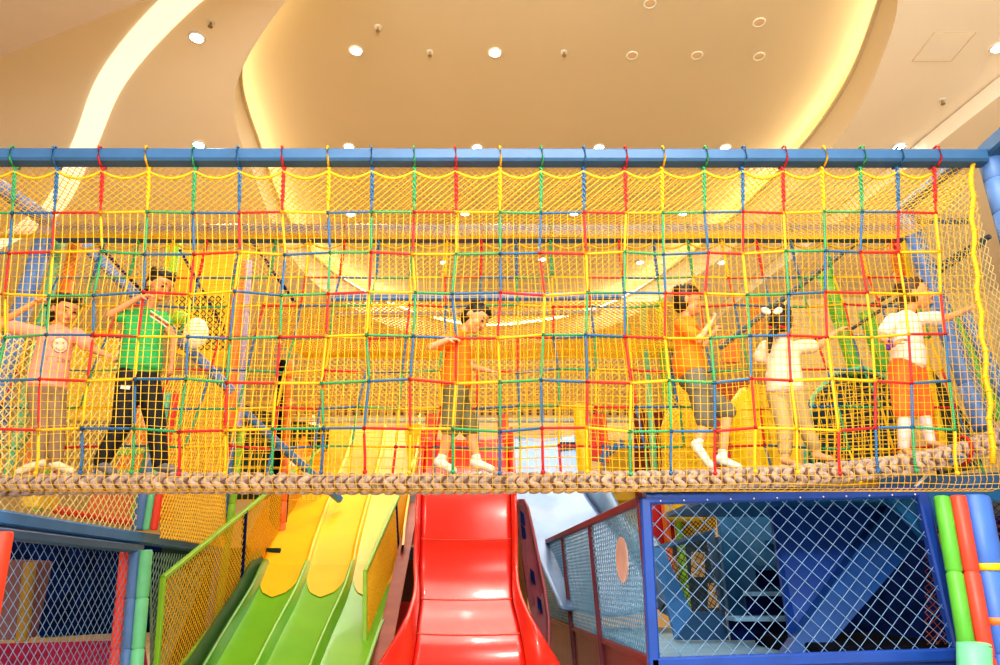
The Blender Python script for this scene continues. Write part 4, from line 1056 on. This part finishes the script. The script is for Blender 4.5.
mb = mesh_panel([P(176,350,8.4),P(226,350,8.4),P(224,296,8.4),P(176,296,8.4)],.08,.008); tag(mb.build('diamond_netting',M_DNET),'dark lattice netting behind the white lantern','netting')
t = thing('paper_lantern',P(196,352,7.9),'pale oval lantern with lime cap hanging behind the boy in green','lantern')
mb = MB(); mb.ell(P(196,333,7.9),((.14,0,0),(0,.14,0),(0,0,.19))); part(mb,'shade',mat('pale lantern',S(255,238,206),.6,emit=.2),t,smooth=True)
mb = MB(); mb.ell(P(180,318,7.9),((.11,0,0),(0,.1,0),(0,0,.09))); part(mb,'cap',M_LIME,t,smooth=True)
def brace(label,a,b,m,w=.06):
    mb = MB(); mb.bar(a,b,w,w); return tag(mb.build('diagonal_brace',m),label,'brace')
brace('grey-blue diagonal brace in the upper left behind the net',P(76,236,7.4),P(232,392,8.6),M_PADB,.11)
brace('dark diagonal brace beside the grey-blue one at upper left',P(98,244,7.6),P(150,300,7.8),M_DARK,.035)
brace('dark slanted brace right of the green top boy',P(180,250,8.8),P(224,330,9.0),M_DARK,.04)
brace('dark slanted brace by the orange post at upper left',P(246,232,9.0),P(300,310,9.3),M_DARK,.04)
brace('grey slanted brace running down to the yellow slide',P(222,392,9.2),P(340,500,11.0),M_BEAM2,.10)
brace('dark diagonal brace behind the girl with the ponytail',P(878,225,6.6),P(720,348,8.2),mat('slate blue brace',S(86,116,136),.5),.055)
brace('upper dark diagonal brace at the right end of the bridge',P(990,236,5.6),P(872,305,6.8),mat('slate brace',S(70,86,96),.5),.04)
brace('dark level bar near the right back corner',P(912,221,6.1),P(968,221,5.4),mat('slate brace',S(70,86,96),.5),.05)
brace('second dark diagonal brace at the right, below the upper one',P(985,243,5.9),P(850,330,7.4),mat('slate brace',S(70,86,96),.5),.03)
# lime drape near upper middle left
slab('lime_post','lime upright high behind the head of the boy in green',[(166,240),(180,240),(176,272),(164,272)],8.9,M_LIME,.06,cat='post')
# red hooks between posts low left
mb = MB(); mb.tube([P(188,476,8.8),P(189,440,8.8),P(206,440,8.8),P(202,476,8.8)],.022,8); tag(mb.build('hoop',M_PADR,smooth=True),'small red hoop behind the yellow netting left of centre','hoop')

# ================================================================== FAR MIDDLE AND RIGHT
mb = MB(); mb.bar(P(332,298,8.0),P(622,296,8.0),.09,.09); tag(mb.build('steel_beam',M_BEAM2),'far blue beam of the second bridge above the centre boy','beam')
mb = MB(); mb.bar(P(336,315,8.7),P(600,313,8.7),.07,.06); tag(mb.build('steel_beam',M_BEAM2),'thin far blue beam just below the second bridge beam','beam')
canopy('canopy_netting','far yellow netting roof over the second bridge',-3.0,2.6,8.05,10.4,P(480,300,8.0).z,.12,.07,.008,M_YNET)
mb = mesh_panel([P(300,412,10.4),P(660,412,10.4),P(655,328,10.4),P(305,328,10.4)],.12,.0065,diag=False,jit=.02); tag(mb.build('square_netting',M_YNET2),'far yellow square netting behind the centre boy','netting')
mb = mesh_panel([P(305,345,12.4),P(655,345,12.4),P(655,410,12.2),P(305,410,12.2)],.10,.006,diag=True); tag(mb.build('diamond_netting',M_YNET),'farthest yellow diamond netting above the dark rail','netting')
t = thing('balustrade',P(480,420,12.4),'dark slatted rail with pale beam crossing behind the centre','railing')
mb = MB(); mb.bar(P(296,408,12.4),P(662,408,12.4),.06,.05); part(mb,'top_rail',mat('ochre rail',S(190,150,50),.5),t)
for q in range(46):
    x=298+q*8; mb = MB(); mb.bar(P(x,415,12.4),P(x,409,12.4),.05,.03,up=(0,1,0)); part(mb,'slat',mat('dark brown slat',S(92,60,24),.6),t)
mb = MB(); mb.bar(P(296,420,12.4),P(662,420,12.4),.08,.07); part(mb,'lower_beam',mat('pale cyan beam',S(196,214,206),.5),t)
slab('cream_wall_panel','cream partition above the top of the yellow slide',[(330,423),(660,423),(662,500),(326,500)],15.5,M_CREAM,.1)
slab('yellow_panel','yellow panel left of the yellow slide top',[(296,424),(346,424),(334,470),(292,470)],13.9,M_SLY)
slab('yellow_panel','yellow upright panel between the yellow and red slides',[(404,424),(422,424),(424,490),(410,490)],12.9,M_SLY)
slab('blue_glass_panel','pale blue panel above the silver slide',[(508,448),(562,448),(566,494),(510,494)],13.6,mat('pale blue panel',S(170,192,214),.3),.05)
slab('dark_blue_panel','dark blue slatted panel beside the pale blue one',[(558,442),(576,442),(578,486),(560,486)],13.2,mat('slate slat',S(40,76,108),.5),.05)
slab('white_rail','white level rail above the pale blue panel',[(508,426),(562,426),(562,434),(508,434)],13.5,M_CREAM,.05,cat='rail')
tripost('padded_post','yellow padded post right of the silver slide top',P(586,492,9.6),P(580,405,9.6),[(0,0,M_PADY,.10)],seg=.6)
slab('red_panel','bright red upright panel behind the net right of centre',[(590,414),(606,414),(610,462),(592,460)],11.8,M_PADR,.1)
slab('yellow_panel','ochre panel below right of the red upright',[(604,440),(632,440),(636,500),(596,500)],12.2,mat('ochre panel',S(214,176,30),.5))
slab('maroon_panel','dark maroon panel left of the tall lime post',[(634,414),(664,410),(668,500),(636,500)],12.0,mat('dark maroon',S(110,24,20),.6))
brace('small slate diagonal bar right of the red upright',P(600,460,9.8),P(622,442,9.8),M_BEAM,.09)
tripost('padded_post','tall lime and aqua padded post left of the striding boy',P(678,520,9.6),P(660,300,9.6),[(-.24,.1,M_PADA,.045),(0,0,M_LIME,.075),(.11,.05,M_BEAM,.03)],seg=.6)
def sack(label, pts, D, d=.45):
    mb = MB(); c=P(*pts[0],D); w=pts[1]; h=pts[2]
    v=[];f=[];n=20;rows=10
    for i in range(rows+1):
        q=i/rows; rr=w*(1-.12*q)*(1 if q<.8 else math.cos((q-.8)/.2*PI/2*.85))
        for k in range(n): a=2*PI*k/n; v.append((c.x+rr*math.cos(a),c.y+d*.5*math.sin(a)*rr/w,c.z+h*q))
    for i in range(rows):
        for k in range(n): f.append((i*n+k,i*n+(k+1)%n,(i+1)*n+(k+1)%n,(i+1)*n+k))
    f.append(tuple(range(n-1,-1,-1))); f.append(tuple(rows*n+k for k in range(n)))
    return tag(MB().add(v,f).build('punch_bag',M_PADY,smooth=True),label,'bag')
sack('rounded yellow bag behind the legs of the striding boy',[(684,520),.23,1.42],9.0)
sack('wider yellow bag left of the girl with the ponytail',[(760,520),.26,1.62],8.6)
mb = mesh_panel([P(664,500,8.4),P(710,500,8.4),P(704,395,8.4),P(664,395,8.4)],.06,.006); tag(mb.build('square_netting',M_YNET),'fine yellow netting in front of the rounded yellow bag','netting')
slab('brown_lattice_panel','reddish brown panel between the two yellow bags',[(714,380),(748,380),(752,500),(716,500)],9.9,mat('reddish brown',S(176,76,50),.6))
slab('orange_panel','small orange-brown lattice patch left of the ponytail girl head',[(744,300),(763,296),(764,330),(748,338)],8.6,mat('orange brown',S(206,116,50),.6))
slab('orange_panel','red-orange patch behind the arm of the striding boy',[(722,334),(738,334),(740,362),(724,362)],8.8,M_PADO)
# dark teal cave structure behind ponytail girl
t = thing('climbing_cave',P(850,480,7.8),'dark teal netted climbing dome behind the two girls','climbing dome')
mb = MB(); mb.prism([P(x,y,8.3) for x,y in ((806,480),(900,480),(896,400),(884,378),(860,370),(832,376),(812,398))],(0,.1,0)); part(mb,'back_sheet',mat('dark teal sheet',S(22,60,80),.6),t)
mb = mesh_panel([P(806,480,7.9),P(900,480,7.9),P(894,374,8.0),P(812,390,8.0)],.10,.010,diag=False,jit=.02); part(mb,'yellow_net',M_YNET,t)
mb = MB(); mb.tube([P(x,y,7.8) for x,y in ((806,480),(806,430),(814,395),(834,374),(862,367),(888,378),(900,420))],.025,8); part(mb,'hoop',M_PADA,t,smooth=True)
tripost('padded_post','lime padded post above the climbing dome',P(858,375,8.1),P(824,272,8.1),[(0,0,M_PADG,.09)],seg=.7)
tripost('padded_post','second lime padded post left of the girl in orange shorts',P(886,372,7.8),P(866,312,7.8),[(0,0,M_PADG,.09)],seg=.7)
tripost('padded_post','orange padded post at the right back corner pipe',P(938,470,6.5),P(890,228,6.5),[(0,0,M_PADO,.055),(.10,.03,M_PADY,.045)],seg=.5)
tripost('padded_post','green and sky blue padded post by the far right end of the bridge',P(1000,420,6.9),P(948,310,7.0),[(0,0,M_PADG,.06),(.16,.02,M_PADB,.08)],seg=.5)
slab('partition_board','dark netted recess low behind the girl in orange shorts',[(926,360),(968,420),(984,468),(940,474)],7.6,mat('dark olive',S(44,56,44),.7))
mb = mesh_panel([P(790,372,9.0),P(900,372,9.0),P(900,300,9.0),P(790,300,9.0)],.09,.004,diag=False); tag(mb.build('square_netting',M_CNET),'pale square netting behind the reaching arm of the ponytail girl','netting')
mb = mesh_panel([P(660,400,10.8),P(800,400,10.8),P(800,330,10.8),P(660,330,10.8)],.11,.007,diag=False); tag(mb.build('square_netting',M_YNET2),'yellow square netting behind the striding boy','netting')
slab('cream_wall_panel','bright cream wall panel behind the two girls at right',[(786,300),(1010,290),(1010,480),(780,480)],13.5,M_CREAM,.1)
slab('yellow_panel','yellow panel low behind the right bags',[(664,385),(800,385),(800,500),(664,500)],12.6,M_DENSE)
# gap between brown board and red slide
mb = MB(); mb.bar(P(396,553,10.2),P(424,553,10.2),.2,.16); tag(mb.build('steel_beam',M_TEAL),'short blue beam in the gap left of the red slide','beam')
slab('red_panel','dark red panel low in the gap left of the red slide',[(378,602),(426,602),(426,720),(360,720)],9.4,M_REDP,.05)
slab('brown_board','dark brown panel in the gap under the short blue beam',[(392,555),(428,555),(428,604),(385,604)],10.6,mat('dark brown',S(90,56,50),.6),.05)
slab('pink_panel','pink and white striped band in the gap left of the red slide',[(404,527),(426,527),(426,545),(402,545)],10.4,mat('pale pink band',S(246,170,170),.5),.05)
slab('grey_panel','pale grey panel at the top of the gap left of the red slide',[(408,492),(426,492),(426,527),(404,527)],11.0,mat('pale grey',S(160,172,186),.5),.05)
slab('ochre_panel','ochre strip in the gap right of the red slide',[(506,535),(524,535),(528,610),(506,610)],9.9,mat('dark ochre',S(150,120,56),.6),.05)
# stuff behind cage top-left
slab('red_panel','red panel behind the upper left of the blue cage',[(648,503),(672,503),(676,545),(650,548)],9.6,M_REDP,.05)
tripost('padded_post','lime and orange padded post behind the upper left of the cage',P(690,640,9.5),P(676,498,9.5),[(-.16,0,M_PADO,.05),(0,0,M_LIME,.055)],seg=.5)
slab('yellow_panel','yellow mesh-covered panel behind the upper left of the cage',[(680,500),(716,500),(716,535),(684,540)],9.7,M_PADY)
mb = mesh_panel([P(683,542,9.4),P(716,536,9.4),P(716,498,9.4),P(680,498,9.4)],.06,.006); tag(mb.build('diamond_netting',M_DNET),'dark netting over the yellow panel behind the cage','netting')
slab('slate_panel','slate back panel behind the window frame in the cage',[(664,548),(722,536),(726,612),(690,612)],10.3,M_BEAM,.05)
slab('yellow_panel','yellow-ochre panels showing beneath the rope right of the silver slide',[(584,488),(644,488),(640,530),(596,560)],12.5,mat('ochre yellow',S(206,176,24),.5))

# ================================================================== LIGHT
w = bpy.data.worlds.new('world'); scene.world = w; w.use_nodes = True
bg = w.node_tree.nodes['Background']; bg.inputs[0].default_value = (1,.97,.92,1); bg.inputs[1].default_value = 1.05
def area(name, loc, rot, size, e, col=(1,.96,.9), sy=None):
    l = bpy.data.lights.new(name,'AREA'); l.energy = e; l.size = size; l.color = col
    if sy: l.shape = 'RECTANGLE'; l.size_y = sy
    o = bpy.data.objects.new(name,l); COL.objects.link(o); o.location = loc; o.rotation_euler = rot
area('overhead_fill',(0,1.5,CAMZ+6.3),(math.radians(18),0,0),6,430,sy=3)  # added overhead fill out of view, no actual fixture
area('far_fill',(0,15,CAMZ+7.7),(0,0,0),7,800,col=(1,.95,.86),sy=9)  # added fill that brightens the far region, no actual fixture
area('front_fill',(0,-2.2,CAMZ+3.6),(math.radians(68),0,0),6,200,sy=2.5)  # added fill behind the camera, brightens net and children
area('ceiling_fill',(0,-1.5,CAMZ+2.8),(math.radians(162),0,0),3,680,col=(1,.98,.98))  # added upward fill behind the camera, lifts the ceiling brightness
q = bpy.data.lights.new('cage_fill_spot','SPOT'); q.energy = 330; q.spot_size = .75; q.spot_blend = .5; q.shadow_soft_size = .1; q.color = (.95,.97,1)  # added unseen spot that brightens the cage interior
o = bpy.data.objects.new('cage_fill_spot',q); COL.objects.link(o); o.location = (1.2,.6,CAMZ+1.9); o.rotation_euler = (Vector((2.1,6.0,CAMZ-.2))-o.location).to_track_quat('-Z','Y').to_euler()
for px,py,h,l in DL[:7]:
    c = PZ(px,py,h); q = bpy.data.lights.new('downlight','SPOT'); q.energy = 150; q.spot_size = 1.7; q.spot_blend = .6; q.shadow_soft_size = .09; q.color=(1,.95,.86)
    o = bpy.data.objects.new('downlight',q); COL.objects.link(o); o.location = (c.x,c.y,c.z-.06)
scene.view_settings.view_transform = 'Standard'
scene.view_settings.look = 'Medium High Contrast'
scene.view_settings.exposure = 0.0
